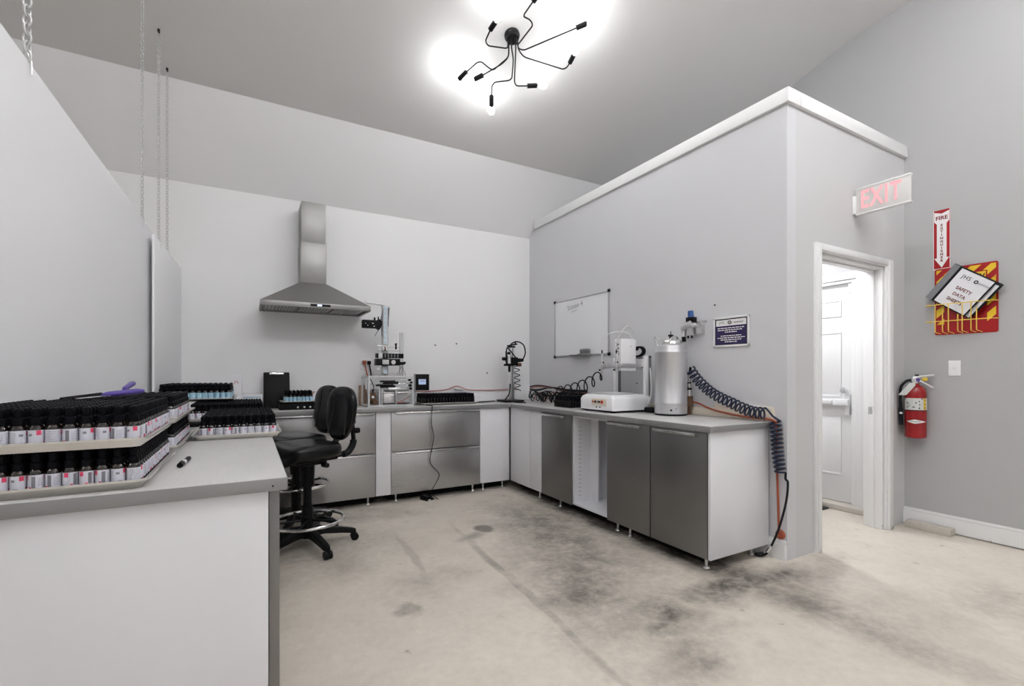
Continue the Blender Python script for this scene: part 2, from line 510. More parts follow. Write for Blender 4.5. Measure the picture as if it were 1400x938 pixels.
def text_mesh(body, size, align='CENTER', extrude=0.0006, bold=0.0, spacing=1.0):
    cu = bpy.data.curves.new('text', 'FONT')
    cu.body = body; cu.size = size; cu.extrude = extrude; cu.offset = bold
    cu.align_x = align; cu.align_y = 'CENTER'; cu.space_character = spacing
    cu.resolution_u = 3
    ob = bpy.data.objects.new('text', cu); COL.objects.link(ob)
    bpy.context.view_layer.update()
    dg = bpy.context.evaluated_depsgraph_get()
    me = bpy.data.meshes.new_from_object(ob.evaluated_get(dg))
    bpy.data.objects.remove(ob, do_unlink=True)
    bpy.data.curves.remove(cu)
    return me

def lettering(name, body, size, m, parent, loc, rot=(PI / 2, 0, 0), sx=1.0, **kw):
    me = text_mesh(body, size, **kw)
    me.name = name
    me.transform(Matrix.Translation(Vector(loc)) @ Euler(rot).to_matrix().to_4x4() @ Matrix.Diagonal((sx, 1, 1, 1)))
    me.materials.clear(); me.materials.append(M[m])
    o = bpy.data.objects.new(name, me); COL.objects.link(o)
    o.parent = parent
    return o

# ================================================================== SETTING
obj('floor', MB().box(-7, 4.95, -3.5, 5.3, -0.1, 0.0), 'floor', kind='structure')
# vaulted ceiling: a profile along Y, constant in X
prof = [(4.62, 3.60), (2.79, 4.16), (2.49, 4.24), (2.17, 4.31), (1.75, 4.345), (1.2, 4.35), (0.6, 4.32), (-3.5, 3.9)]
prof = prof + [(y, z + 0.08) for y, z in prof[::-1]]
obj('ceiling', MB().prism(prof, -7, 4.95, 'yz'), 'ceiling', kind='structure', ang=25)
obj('wall_back', MB().box(-7, 4.9, 5.15, 5.25, 0, 2.972), 'wall_white', kind='structure')
obj('wall_upper', MB().prism([(5.15, 2.972), (4.555, 3.66), (4.64, 3.70), (5.24, 2.99)], -7, 4.9, 'yz'), 'wall_light', kind='structure')
m = MB()
m.box(4.8, 4.92, -3.5, 2.23, 0, 4.45).box(4.8, 4.92, 3.17, 5.25, 0, 4.2).box(4.8, 4.92, 2.23, 3.17, 2.10, 4.4)
obj('wall_right', m, 'wall_right', kind='structure')
obj('wall_left', MB().box(-7.1, -7.0, -3.6, 5.25, 0, 4.4), 'wall_white', kind='structure')
obj('wall_front', MB().box(-7, 4.92, -3.6, -3.5, 0, 4.1), 'wall_white', kind='structure')
obj('wall_partition', MB().box(3.13, 3.23, 1.85, 5.15, 0, 3.05), 'wall_grey', kind='structure')
m = MB()
m.box(3.23, 3.505, 1.85, 1.97, 0, 3.05).box(4.442, 4.80, 1.85, 1.97, 0, 3.05).box(3.505, 4.442, 1.85, 1.97, 2.103, 3.05)
obj('wall_doorway', m, 'wall_doorway', kind='structure')
obj('ceiling_2', MB().box(3.23, 4.8, 1.97, 5.15, 2.80, 2.88), 'wall_white', kind='structure')
# white cap boards along the top of the partition
obj('trim_1', MB().box(3.105, 3.255, 1.826, 5.0, 3.05, 3.145, 0.003), 'trim', kind='structure')
obj('trim_2', MB().box(3.256, 4.798, 1.826, 1.99, 3.05, 3.145, 0.003), 'trim', kind='structure')
# doorway casing and jambs
def casing(name, boxes, mm='worn_trim'):
    q = MB()
    for b in boxes: q.box(*b, 0.003)
    return obj(name, q, mm, kind='structure')
casing('trim_3', [(3.441, 3.505, 1.828, 1.85, 0, 2.165), (3.455, 3.497, 1.820, 1.83, 0, 2.15)])
casing('trim_4', [(4.442, 4.552, 1.828, 1.85, 0, 2.165), (4.46, 4.535, 1.818, 1.83, 0, 2.15), (4.455, 4.478, 1.812, 1.83, 0, 2.13)])
casing('trim_5', [(3.505, 4.442, 1.828, 1.85, 2.103, 2.165), (3.497, 4.46, 1.820, 1.83, 2.113, 2.15)])
casing('trim_6', [(4.424, 4.442, 1.85, 1.985, 0, 2.103), (4.412, 4.424, 1.905, 1.945, 0, 2.09)])
casing('trim_7', [(3.505, 3.523, 1.85, 1.985, 0, 2.103), (3.523, 4.424, 1.85, 1.985, 2.085, 2.103), (3.523, 4.424, 1.905, 1.945, 2.073, 2.085)])
m = MB().box(4.776, 4.8, -3.5, 1.85, 0.009, 0.118).box(4.782, 4.8, -3.5, 1.85, 0.118, 0.142, 0.006)
obj('baseboard_right', m, 'worn_trim', kind='structure')
m = MB().box(3.108, 3.13, 1.85, 5.15, 0, 0.105).box(3.116, 3.13, 1.85, 5.15, 0.105, 0.132, 0.005)
obj('baseboard_partition', m, 'worn_trim', kind='structure')
# exterior door inside the lobby, in the right-hand wall
casing('trim_8', [(4.782, 4.8, 2.135, 2.205, 0.0, 2.18), (4.782, 4.8, 3.175, 3.245, 0.0, 2.18), (4.782, 4.8, 2.205, 3.175, 2.112, 2.18)], 'trim')
casing('trim_9', [(4.79, 4.92, 2.20, 2.243, 0.03, 2.105), (4.79, 4.92, 3.15, 3.18, 0.03, 2.105), (4.79, 4.92, 2.243, 3.15, 2.082, 2.105)], 'trim')
obj('trim_10', MB().box(4.70, 4.92, 2.03, 3.2, 0.0, 0.05, 0.006), 'wood', kind='structure')
door = obj('door_1', MB().box(4.83, 4.87, 2.246, 3.148, 0.055, 2.078, 0.002), 'trim', kind='structure')
def raised(y0, y1, z0, z1):
    q = MB()
    # moulded frame with a raised field
    fr = 0.018
    for (a0, a1, b0, b1) in ((y0, y1, z0, z0 + fr), (y0, y1, z1 - fr, z1), (y0, y0 + fr, z0 + fr, z1 - fr), (y1 - fr, y1, z0 + fr, z1 - fr)):
        q.box(4.822, 4.832, a0, a1, b0, b1, 0.004)
    i = 0.05
    A = [(4.83, y0 + fr, z0 + fr), (4.83, y1 - fr, z0 + fr), (4.83, y1 - fr, z1 - fr), (4.83, y0 + fr, z1 - fr)]
    B = [(4.818, y0 + i, z0 + i), (4.818, y1 - i, z0 + i), (4.818, y1 - i, z1 - i), (4.818, y0 + i, z1 - i)]
    q.loft([A, B])
    return q
for y0, y1 in ((2.345, 2.64), (2.755, 3.05)):
    for z0, z1 in ((1.78, 1.94), (1.03, 1.64), (0.30, 0.87)):
        obj('panel', raised(y0, y1, z0, z1), 'trim', door)
pb = obj('push_bar', MB().box(4.765, 4.80, 2.40, 3.10, 0.962, 1.005, 0.006).box(4.80, 4.83, 2.40, 3.10, 0.965, 1.0), 'white_plastic', door)
obj('latch_box', MB().box(4.76, 4.832, 2.262, 2.39, 0.955, 1.012, 0.006).box(4.79, 4.832, 2.262, 2.30, 0.87, 1.06, 0.004), 'white_plastic', pb)
obj('knob', MB().lathe([(0.012, 0), (0.012, 0.025), (0.026, 0.035), (0.03, 0.05), (0.024, 0.066), (0, 0.07)], (4.83, 2.305, 1.095), 16, (-1, 0, 0)), 'chrome', door)
obj('closer_arm', MB().box(4.80, 4.83, 2.25, 2.275, 1.99, 2.075, 0.003), 'white_plastic', door)
# strike plate on the jamb
tag(obj('strike_plate', MB().box(4.4095, 4.412, 1.915, 1.942, 0.92, 0.98).box(4.408, 4.41, 1.922, 1.936, 0.937, 0.965), 'chrome'), 'small metal strike plate on the white door jamb', 'strike plate')
tag(obj('door_mat', MB().box(4.20, 4.69, 2.38, 3.1, 0.0, 0.012, 0.004), 'mat_black'), 'black ribbed doormat on the floor inside the doorway', 'doormat')
# wood offcut by the baseboard
m = MB().box(-0.145, 0.145, -0.045, 0.045, 0, 0.055, 0.003)
o = obj('wood_block', m, 'wood')
tag(o, 'scuffed white wooden block lying on the floor against the baseboard', 'wood block')
o.location = (4.715, 1.655, 0); o.rotation_euler = (0, 0, math.radians(-90))

# unseen lamp added to brighten the lobby
t = thing('lobby_fill_lamp', 'unseen white dome lamp added on the lobby ceiling to brighten the doorway', 'lamp', (4.0, 2.9, 2.8))
obj('lamp_base', MB().lathe([(0.15, 0), (0.15, -0.03), (0.14, -0.035)], (0, 0, 0), 24), 'trim', t)
obj('lamp_shade', MB().lathe([(0.14, -0.035), (0.13, -0.07), (0.08, -0.1), (0, -0.11)], (0, 0, 0), 24, cap=False), emis('lit_dome', (0.99, 0.99, 1.0, 1), 38), t)

# ================================================================== HUNG PANELS AND CHAINS
o = obj('wall_panel', MB().prism([(0.0, 0.921), (2.687, 0.921), (2.687, 2.24), (0.0, 2.504)], -0.02, 0.0, 'yz'), 'panel')
tag(o, 'tall white panel hung on chains along the left side of the bottle counter', 'panel')
o.location = (-0.7875, 1.5, 0); o.rotation_euler = (0, 0, -math.atan(0.075))
m = MB().box(-0.015, 0.0, 0.0, 1.155, 0.921, 2.196, 0.002)
o = obj('wall_panel', m, 'panel')
tag(o, 'lower white panel in the far left corner, standing on the counter', 'panel')
o.location = (-0.5585, 3.985, 0); o.rotation_euler = (0, 0, math.radians(-1.5))

def chain(p0, p1, label, link=0.03, wire=0.0022):
    p0, p1 = Vector(p0), Vector(p1)
    t = thing('hanging_chain', label, 'chain', tuple(p0), world=True)
    d = p1 - p0
    n = int(d.length / (link * 0.74))
    m = MB()
    q = Vector((0, 0, 1)).rotation_difference(d.normalized()).to_matrix()
    for i in range(n):
        c = p0 + d * ((i + 0.5) / n)
        a = PI / 2 * (i % 2) + 0.4
        pts = []
        for k in range(10):
            th = 2 * PI * k / 10
            w, h = 0.3 * link * math.cos(th), 0.5 * link * math.sin(th)
            pts.append(c + q @ Vector((w * math.cos(a), w * math.sin(a), h)))
        m.tube(pts, wire, 4, closed=True)
    obj('links', m, 'chain', t)
    obj('hook', MB().tube(fillet([p1 + Vector((0, 0, 0.03)), p1 + Vector((0.012, 0, 0.0)), p1 + Vector((0.012, 0, -0.05))], 0.01), 0.003, 6), 'alu', t)
    obj('eye_screw', MB().cyl(p0, p0 + Vector((0, 0, 0.02)), 0.008).ball(p0, 0.009, 8), 'black_metal', t)
    return t
chain((-0.722, 2.42, 4.24), (-0.722, 2.42, 2.415), 'nearest of the four hanging chains, at the upper left corner', 0.045, 0.0038)
chain((-0.611, 3.893, 3.82), (-0.611, 3.893, 2.272), 'leftmost of the three far chains, ending at the tall panel')
chain((-0.565, 4.20, 3.705), (-0.565, 4.20, 2.20), 'middle chain of the far three, hooked to the low panel')
chain((-0.555, 4.52, 3.61), (-0.555, 4.52, 2.20), 'rightmost hanging chain, holding the low panel near the back wall')

# ================================================================== CABINETS AND WORKTOPS
def leg_mb(x, y):
    return MB().cyl((x, y, 0.010), (x, y, 0.082), 0.010, seg=12).cyl((x, y, 0), (x, y, 0.010), 0.021, 0.016, seg=12)

def side_cabinet(name, label, y0, y1, kind):
    """base unit in the run along the grey partition; its front faces -X"""
    t = thing(name, label, 'cabinet', (2.53, (y0 + y1) / 2, 0), world=True)
    th = 0.018
    x0, x1, z0, z1 = 2.531, 3.10, 0.082, 0.879
    m = MB()
    m.box(x0, x1, y0, y0 + th, z0, z1).box(x0, x1, y1 - th, y1, z0, z1)
    m.box(x0, x1, y0 + th, y1 - th, z0, z0 + th).box(x0, x0 + 0.07, y0 + th, y1 - th, z1 - th, z1)
    m.box(x1 - 0.008, x1, y0 + th, y1 - th, z0 + th, z1)
    obj('carcass', m, 'cab', t)
    for y in {'doors': (2.04, 2.73, 2.87), 'open': (), 'door': (3.66,), 'filler': (4.02,)}[kind]: obj('leg', leg_mb(2.57, y), 'alu', t)
    for y in (y0 + 0.06, y1 - 0.06): obj('leg', leg_mb(3.03, y), 'alu', t)
    obj('shade_board', MB().box(2.63, 2.645, y0 + (0.12 if kind == 'doors' else 0.002), y1 - 0.002, 0.001, 0.081), 'black_board', t)  # dark board added in place of the shade under the cabinet
    return t
def handle_bar(y0, y1, z=0.858, x=2.51):
    q = MB().box(x - 0.028, x - 0.018, y0, y1, z - 0.012, z + 0.006, 0.003)
    for y in (y0 + 0.03, y1 - 0.03): q.box(x - 0.02, x + 0.002, y - 0.006, y + 0.006, z - 0.006, z + 0.004)
    return q
def steel_door(t, y0, y1, h0, h1):
    d = obj('door', MB().box(2.51, 2.53, y0 + 0.002, y1 - 0.002, 0.078, 0.872, 0.002), 'steel_dark', t)
    obj('handle', handle_bar(h0, h1), 'chrome', d)
    return d
t = side_cabinet('double_cabinet', 'grey steel two door cabinet at the near end of the right counter', 1.982, 2.938, 'doors')
steel_door(t, 1.984, 2.466, 2.06, 2.42)
steel_door(t, 2.470, 2.936, 2.55, 2.91)
e = obj('end_panel', MB().box(2.511, 3.106, 1.962, 1.981, 0.08, 0.879, 0.002), 'cab', t)
plabel(e, 'white end panel facing the camera')
t = side_cabinet('open_cabinet', 'open white cabinet without a door between the grey doors', 2.941, 3.411, 'open')
m = MB()
for x in (2.585, 2.60, 2.98):
    for k in range(18): m.cyl((x, 3.3935, 0.16 + k * 0.036), (x, 3.3925, 0.16 + k * 0.036), 0.0042, seg=6)
obj('shelf_holes', m, 'grey_plastic', t, kind='stuff')
obj('back_strip', MB().box(2.72, 2.735, 3.30, 3.393, 0.1, 0.875), 'cab', t)
t = side_cabinet('single_cabinet', 'narrow grey steel single door cabinet left of the open cabinet', 3.414, 3.905, 'door')
steel_door(t, 3.416, 3.903, 3.50, 3.88)
t = side_cabinet('corner_cabinet', 'white corner cabinet front on the right counter beside the single grey door', 3.908, 4.528, 'filler')
obj('front_panel', MB().box(2.511, 2.53, 3.908, 4.124, 0.080, 0.878, 0.002), 'cab', t)
obj('front_panel', MB().box(2.511, 2.53, 4.130, 4.53, 0.080, 0.878, 0.002), 'cab', t)

def back_cabinet(name, label, x0, x1):
    t = thing(name, label, 'cabinet', ((x0 + x1) / 2, 4.57, 0), world=True)
    th = 0.018
    y0, y1, z0, z1 = 4.571, 5.12, 0.082, 0.879
    m = MB().box(x0, x0 + th, y0, y1, z0, z1).box(x1 - th, x1, y0, y1, z0, z1)
    m.box(x0 + th, x1 - th, y0, y1, z0, z0 + th).box(x0 + th, x1 - th, y0, y0 + 0.07, z1 - th, z1).box(x0 + th, x1 - th, y1 - 0.008, y1, z0 + th, z1)
    obj('carcass', m, 'cab', t)
    for x in (x0 + 0.06, x1 - 0.06):
        for y in (4.61, 5.06): obj('leg', leg_mb(x, y), 'alu', t)
    obj('shade_board', MB().box(x0 + 0.002, x1 - 0.002, 4.67, 4.685, 0.001, 0.081), 'black_board', t)  # same stand-in for shade, below the back units
    return t
def xhandle(x0, x1, z, y=4.55):
    q = MB().box(x0, x1, y - 0.028, y - 0.018, z - 0.010, z + 0.006, 0.003)
    for x in (x0 + 0.04, x1 - 0.04): q.box(x - 0.006, x + 0.006, y - 0.02, y + 0.002, z - 0.005, z + 0.004)
    return q
def drawers(t, x0, x1):
    for z0, z1, hz in ((0.492, 0.874, 0.868), (0.078, 0.484, 0.478)):
        d = obj('drawer', MB().box(x0 + 0.002, x1 - 0.002, 4.55, 4.57, z0, z1, 0.002), 'steel', t)
        obj('handle', xhandle(x0 + 0.04, x1 - 0.012, hz), 'chrome', d)
t = back_cabinet('drawer_cabinet', 'wide steel two drawer cabinet under the back counter near the inner corner', 1.203, 2.148)
drawers(t, 1.203, 2.148)
t = back_cabinet('drawer_cabinet', 'steel two drawer cabinet under the back counter behind the black stools', 0.11, 1.055)
drawers(t, 0.11, 1.055)
t = back_cabinet('corner_cabinet', 'white fronted corner cabinet under the back counter right of the drawers', 2.151, 2.508)
obj('front_panel', MB().box(2.152, 2.507, 4.55, 4.57, 0.08, 0.878, 0.002), 'cab', t)
t = thing('filler_panel', 'narrow white filler panel between the two steel drawer cabinets', 'panel', (1.129, 4.56, 0), world=True)
obj('board', MB().box(1.058, 1.200, 4.55, 4.57, 0.08, 0.878, 0.002), 'cab', t)
obj('batten', MB().box(1.058, 1.200, 4.572, 4.60, 0.08, 0.878, 0.002), 'cab', t)

def worktop(name, label, boxes, lip):
    t = thing(name, label, 'worktop', tuple((a + b) / 2 for a, b in ((boxes[0][0], boxes[0][1]), (boxes[0][2], boxes[0][3]))) + (0.88,), world=True)
    m = MB()
    for b in boxes: m.box(*b, 0.88, 0.92, 0.0015)
    obj('slab', m, 'worktop', t)
    for k in lip: obj('edge_strip', MB().box(*k, 0.001), 'edge', t)
    return t
worktop('worktop', 'grey worktop on the right counter, under the white robot and steel tank', [(2.488, 3.108, 1.945, 4.523)],
        [(2.486, 2.4878, 1.944, 2.59, 0.8815, 0.9185), (2.486, 2.4878, 2.592, 4.49, 0.8815, 0.9185), (2.487, 3.108, 1.9432, 1.9448, 0.8815, 0.9185)])
worktop('worktop', 'grey worktop along the back wall behind the stools', [(-0.55, 3.128, 4.525, 5.148)],
        [(0.11, 2.485, 4.5232, 4.5248, 0.8815, 0.9185)])
wt = worktop('worktop', 'grey worktop under the stacked trays of bottles at left', [(-0.79, 0.106, 1.648, 4.522)],
        [(-0.79, 0.107, 1.6462, 1.6478, 0.8815, 0.9185), (0.1062, 0.1078, 1.647, 4.52, 0.8815, 0.9185)])
obj('screw', MB().cyl((0.066, 1.6455, 0.896), (0.066, 1.6462, 0.896), 0.003, seg=8), 'black_metal', wt)
t = thing('counter_base', 'white cabinet front of the near left counter with grey end strip', 'cabinet', (-0.3, 1.66, 0), world=True)
obj('front_panel', MB().box(-0.70, 0.054, 1.660, 1.68, 0.0, 0.879, 0.002), 'cab', t)
obj('end_panel', MB().box(0.056, 0.086, 1.672, 3.15, 0.0, 0.879, 0.002), 'steel_dark', t)
obj('carcass', MB().box(-0.70, 0.054, 1.682, 3.15, 0.06, 0.878).box(-0.70, -0.06, 4.44, 4.47, 0.0, 0.878), 'cab', t)
# upstand boards on the wall behind the worktops
t = tag(obj('upstand_board', MB().box(3.111, 3.129, 1.93, 3.05, 0.921, 0.985, 0.002).box(3.111, 3.129, 1.935, 2.4, 0.985, 1.02, 0.002), 'cream'), 'cream upstand board on the right counter beside the steel tank', 'upstand')
t = tag(obj('upstand_board', MB().box(1.72, 3.108, 5.132, 5.149, 0.921, 1.045, 0.002), 'wall_white'), 'white upstand board on the back counter behind the tray of black bottles', 'upstand')

# ================================================================== HOOD
t = thing('range_hood', 'brushed steel chimney range hood on the back wall', 'hood', (0.54, 4.9, 1.85), world=True)
m = MB()
x0, x1, y0, y1 = 0.087, 1.032, 4.65, 5.148
c0, c1, cy = 0.43, 0.655, 4.86
m.loft([[(x0, y0, 1.897), (x1, y0, 1.897), (x1, y1, 1.897), (x0, y1, 1.897)],
        [(c0, cy, 2.115), (c1, cy, 2.115), (c1, y1, 2.115), (c0, y1, 2.115)]])
can = obj('canopy', m, 'steel_h', t)
m = MB().box(x0, x1, y0, y0 + 0.02, 1.852, 1.897, 0.001).box(x0, x0 + 0.02, y0 + 0.02, y1, 1.852, 1.897).box(x1 - 0.02, x1, y0 + 0.02, y1, 1.852, 1.897).box(x0 + 0.02, x1 - 0.02, y1 - 0.02, y1, 1.852, 1.897)
m.box(x0 + 0.02, x1 - 0.02, y0 + 0.02, y0 + 0.05, 1.860, 1.868)
obj('rim', m, 'steel_h', t)
for k in range(3):
    a = x0 + 0.03 + k * 0.296
    f = obj('grease_filter', MB().box(a, a + 0.288, y0 + 0.05, y1 - 0.03, 1.866, 1.88, 0.002), 'steel_dark', t)
    m = MB()
    for j in range(9): m.box(a + 0.015 + j * 0.029, a + 0.030 + j * 0.029, y0 + 0.07, y1 - 0.05, 1.862, 1.866)
    obj('mesh_slats', m, 'steel', f)
cp = obj('control_panel', MB().box(0.492, 0.664, 4.6475, 4.65, 1.866, 1.886), 'black', t)
obj('display', MB().box(0.55, 0.59, 4.6465, 4.6475, 1.868, 1.884), 'screen_hood', cp)
obj('chimney_lower', MB().box(c0, c1, cy, y1, 2.115, 2.50, 0.002), 'steel_h', t)
obj('chimney_upper', MB().box(c0 + 0.005, c1 - 0.005, cy + 0.005, y1, 2.50, 2.885, 0.002), 'steel_h', t)

# ================================================================== CEILING FIXTURE
ARMS = [
 [(1.795, 3.285, 3.808), (1.628, 3.301, 3.803), (1.592, 3.275, 3.811), (1.59, 3.179, 3.841), (1.6, 3.112, 3.861), (1.593, 3.062, 3.877)],
 [(1.854, 3.24, 3.822), (1.878, 3.038, 3.884), (1.838, 3.012, 3.892), (1.779, 3.009, 3.893), (1.774, 2.991, 3.899), (1.79, 2.887, 3.931), (1.799, 2.822, 3.951), (1.804, 2.778, 3.964)],
 [(1.875, 3.255, 3.817), (1.913, 3.236, 3.824), (2.21, 2.934, 3.916), (2.266, 2.875, 3.934), (2.288, 2.846, 3.943)],
 [(1.881, 3.265, 3.815), (1.942, 3.284, 3.809), (2.313, 3.264, 3.815), (2.336, 3.239, 3.822), (2.334, 3.19, 3.838), (2.323, 3.12, 3.859), (2.321, 3.073, 3.873)],
 [(1.85, 3.253, 3.818), (1.983, 3.51, 3.739), (2.017, 3.536, 3.731), (2.113, 3.502, 3.742), (2.192, 3.47, 3.752), (2.225, 3.458, 3.755)],
 [(1.818, 3.265, 3.815), (1.873, 3.333, 3.794), (1.943, 3.484, 3.747), (1.932, 3.511, 3.739), (1.822, 3.567, 3.722), (1.817, 3.609, 3.709), (1.861, 3.704, 3.68), (1.904, 3.791, 3.653), (1.915, 3.825, 3.643)],
 [(1.803, 3.282, 3.809), (1.825, 3.327, 3.795), (1.806, 3.394, 3.775), (1.698, 3.544, 3.729), (1.647, 3.603, 3.711), (1.628, 3.643, 3.699)],
 [(1.803, 3.282, 3.809), (1.825, 3.327, 3.795), (1.761, 3.473, 3.751), (1.722, 3.468, 3.752), (1.636, 3.438, 3.761), (1.608, 3.454, 3.756), (1.558, 3.565, 3.722), (1.527, 3.646, 3.698), (1.51, 3.691, 3.684)]]
CAN = Vector((1.86, 3.335, 3.992))
STEM = Vector((1.835, 3.275, 3.83))
t = thing('chandelier', 'black eight arm ceiling light with bare glowing bulbs', 'light', tuple(CAN), world=True)
up = Vector((0, 0.29, 0.957))
obj('canopy', MB().lathe([(0.0, 0.01), (0.062, 0.01), (0.062, -0.018), (0.055, -0.026), (0.05, -0.03), (0.05, -0.05), (0.0, -0.05)], tuple(CAN), 24, tuple(up)), 'black_metal', t)
for a in ARMS:
    a = [Vector(p) for p in a]
    start = CAN + (a[0] - STEM) * 0.9 - up * 0.03
    path = [start, a[0] + Vector((0, 0, 0.02))] + a[1:-1]
    arm = obj('arm', MB().tube(fillet(path[:-1] + [path[-1]], 0.03), 0.0055, 8), 'black_metal', t)
    d = (a[-2] - a[-3]).normalized()
    so = obj('socket', MB().cyl(a[-3] - d * 0.005, a[-2] - d * 0.012, 0.019, seg=16).cyl(a[-2] - d * 0.012, a[-2], 0.016, seg=16), 'black_metal', arm)
    bulb = MB().lathe([(0.013, 0.0), (0.014, 0.012), (0.022, 0.028), (0.029, 0.045), (0.030, 0.055), (0.026, 0.072), (0.014, 0.083), (0, 0.086)], tuple(a[-2]), 16, tuple(d))
    obj('bulb', bulb, 'bulb', arm)
# a second fixture of the same kind lights the near half of the room
dup(t, (3.2, 0.35, 4.29), 1.1, 'second black eight arm ceiling light nearer the front of the room')
dup(t, (1.15, 0.65, 4.322), 0.7, 'fifth black eight arm ceiling light, unseen fill added high above the camera')  # unseen fixture added to light the floor and left panel
dup(t, (-0.2, 0.5, 4.315), 2.0, 'third black eight arm ceiling light, unseen fill added above the left counter')  # added out of view to lift the lower walls
dup(t, (-4.0, -0.6, 4.2), 0.9, 'sixth black eight arm ceiling light, in the part of the room beyond the panels')
dup(t, (2.2, -1.7, 4.09), 0.4, 'fourth black eight arm ceiling light, unseen fill added at front right')  # another fixture added unseen, for fill from the front

for ch in [o for o in bpy.data.objects if o.name.startswith('bulb') and o.parent.parent != t]:
    ch.material_slots[0].link = 'OBJECT'
    ch.material_slots[0].material = M['bulb_bright']   # bulbs of the unseen fixtures boosted to even out the light

# ================================================================== STOOLS
def superloop(a, b, z, n=36, e=3.0, cx=0, cy=0, taper=0.0):
    out = []
    for i in range(n):
        th = 2 * PI * i / n
        c, s = math.cos(th), math.sin(th)
        x = a * math.copysign(abs(c) ** (2 / e), c); y = b * math.copysign(abs(s) ** (2 / e), s)
        out.append((cx + x * (1 + taper * y / b), cy + y, z(x, y) if callable(z) else z))
    return out
def make_stool(label, loc, rot, ring_z, base_rot=0.0):
    t = thing('drafting_stool', label, 'stool', loc, rot, 'black drafting stools by the left counter')
    # seat: saddle-shaped cushion
    top = lambda k: (lambda x, y: 0.748 + k - 0.9 * max(0, -y - 0.10) ** 2 * 4 + 0.10 * x * x)
    sk = []
    for sc, zz in ((0.86, -0.098), (0.97, -0.09), (1.0, -0.07), (1.0, -0.035), (0.97, -0.012), (0.9, 0.0), (0.6, 0.006), (0.2, 0.004)):
        sk.append(superloop(0.235 * sc, 0.225 * sc, top(zz), e=3.2, cy=-0.03))
    seat = obj('seat', MB().loft(sk), 'leather', t, ang=70)
    obj('seat_pan', MB().box(-0.17, 0.17, -0.17, 0.14, 0.632, 0.655, 0.008).box(-0.06, 0.06, -0.09, 0.12, 0.59, 0.634, 0.008), 'black', t)
    lv = obj('lever', MB().tube([(0.05, 0.02, 0.615), (0.17, 0.03, 0.612)], 0.006, 8), 'black_metal', t)
    obj('lever_knob', MB().cyl((0.15, 0.03, 0.605), (0.20, 0.035, 0.605), 0.017, seg=14), 'black', lv)
    # backrest: shield shaped cushion, bowed
    loops = []
    n = 40
    for d, sc in ((0.0, 0.62), (0.006, 0.86), (0.018, 0.97), (0.036, 1.0), (0.054, 0.97), (0.066, 0.86), (0.072, 0.6), (0.072, 0.2)):
        lp = []
        for i in range(n):
            th = 2 * PI * i / n
            c, s = math.cos(th), math.sin(th)
            x = 0.185 * math.copysign(abs(c) ** 0.72, c); z = 0.205 * math.copysign(abs(s) ** 0.78, s)
            w = 0.93 + 0.10 * (z / 0.205) - 0.16 * max(0, -z / 0.205 - 0.35)
            bow = 0.30 * (x * sc) ** 2 * 2.2 + 0.02 * (z * sc / 0.2) ** 2
            lp.append((x * sc * w, 0.33 - d - bow + 0.10 * (z * sc), 0.945 + z * sc))
        loops.append(lp)
    back = obj('backrest', MB().loft(loops), 'leather', t, ang=70)
    for s in (-1, 1):
        pts = []
        for i in range(15):
            z = -0.155 + 0.32 * i / 14
            x = s * (0.085 + 0.02 * math.cos(i / 14 * PI))
            pts.append((x, 0.33 - 0.0700 - 0.66 * x * x - 0.02 * (z / 0.2) ** 2 + 0.10 * z + 0.012 * (abs(z) / 0.19) ** 4, 0.945 + z))
        obj('piping', MB().tube(pts, 0.0085, 8), 'piping', back)
    # J bar with ribbed sleeve
    path = fillet([(0, 0.08, 0.632), (0, 0.33, 0.628), (0, 0.385, 0.70), (0, 0.365, 0.95)], 0.09, 10)
    jb = obj('back_bar', MB().tube(path, 0.017, 8).box(-0.05, 0.05, 0.335, 0.372, 0.86, 1.0, 0.006), 'black', t)
    m = MB()
    for i in range(2, len(path) - 3):
        a = (path[i + 1] - path[i - 1]).normalized()
        m.cyl(path[i] - a * 0.006, path[i] + a * 0.006, 0.026, seg=12)
    obj('sleeve', m, 'rubber', jb)
    obj('knob', MB().cyl((0, 0.385, 0.80), (0, 0.43, 0.80), 0.022, seg=14), 'black', jb)
    # column
    obj('column', MB().cyl((0, 0, 0.07), (0, 0, 0.30), 0.038, seg=20).cyl((0, 0, 0.30), (0, 0, 0.47), 0.030, seg=20).cyl((0, 0, 0.44), (0, 0, 0.60), 0.046, 0.05, seg=20), 'black', t)
    fr = obj('foot_ring', MB().torus((0, 0, ring_z), 0.245, 0.0115, seg=48, sub=10), 'chrome', t)
    m = MB().cyl((0, 0, ring_z - 0.03), (0, 0, ring_z + 0.03), 0.043, seg=16)
    for k in range(5):
        a = 2 * PI * k / 5 + 0.5
        m.tube([(0.04 * math.cos(a), 0.04 * math.sin(a), ring_z), (0.237 * math.cos(a), 0.237 * math.sin(a), ring_z)], 0.009, 6)
    obj('spokes', m, 'black', fr)
    for k in range(5):
        a = 2 * PI * k / 5 + base_rot
        ca, sa = math.cos(a), math.sin(a)
        R = Matrix.Rotation(a, 4, 'Z')
        def sec(x, z, w, h): return [tuple(R @ Vector((x, sx * w, z + sz * h))) for sx, sz in ((-1, -1), (1, -1), (1, 0.6), (0.6, 1), (-0.6, 1), (-1, 0.6))]
        lg = obj('base_leg', MB().loft([sec(0.02, 0.115, 0.034, 0.03), sec(0.12, 0.11, 0.028, 0.024), sec(0.24, 0.09, 0.024, 0.02), sec(0.31, 0.075, 0.022, 0.018), sec(0.335, 0.07, 0.014, 0.012)]), 'black', t)
        m = MB().cyl((0.314 * ca, 0.314 * sa, 0.05), (0.314 * ca, 0.314 * sa, 0.08), 0.012, seg=10)
        tx, ty = -sa, ca
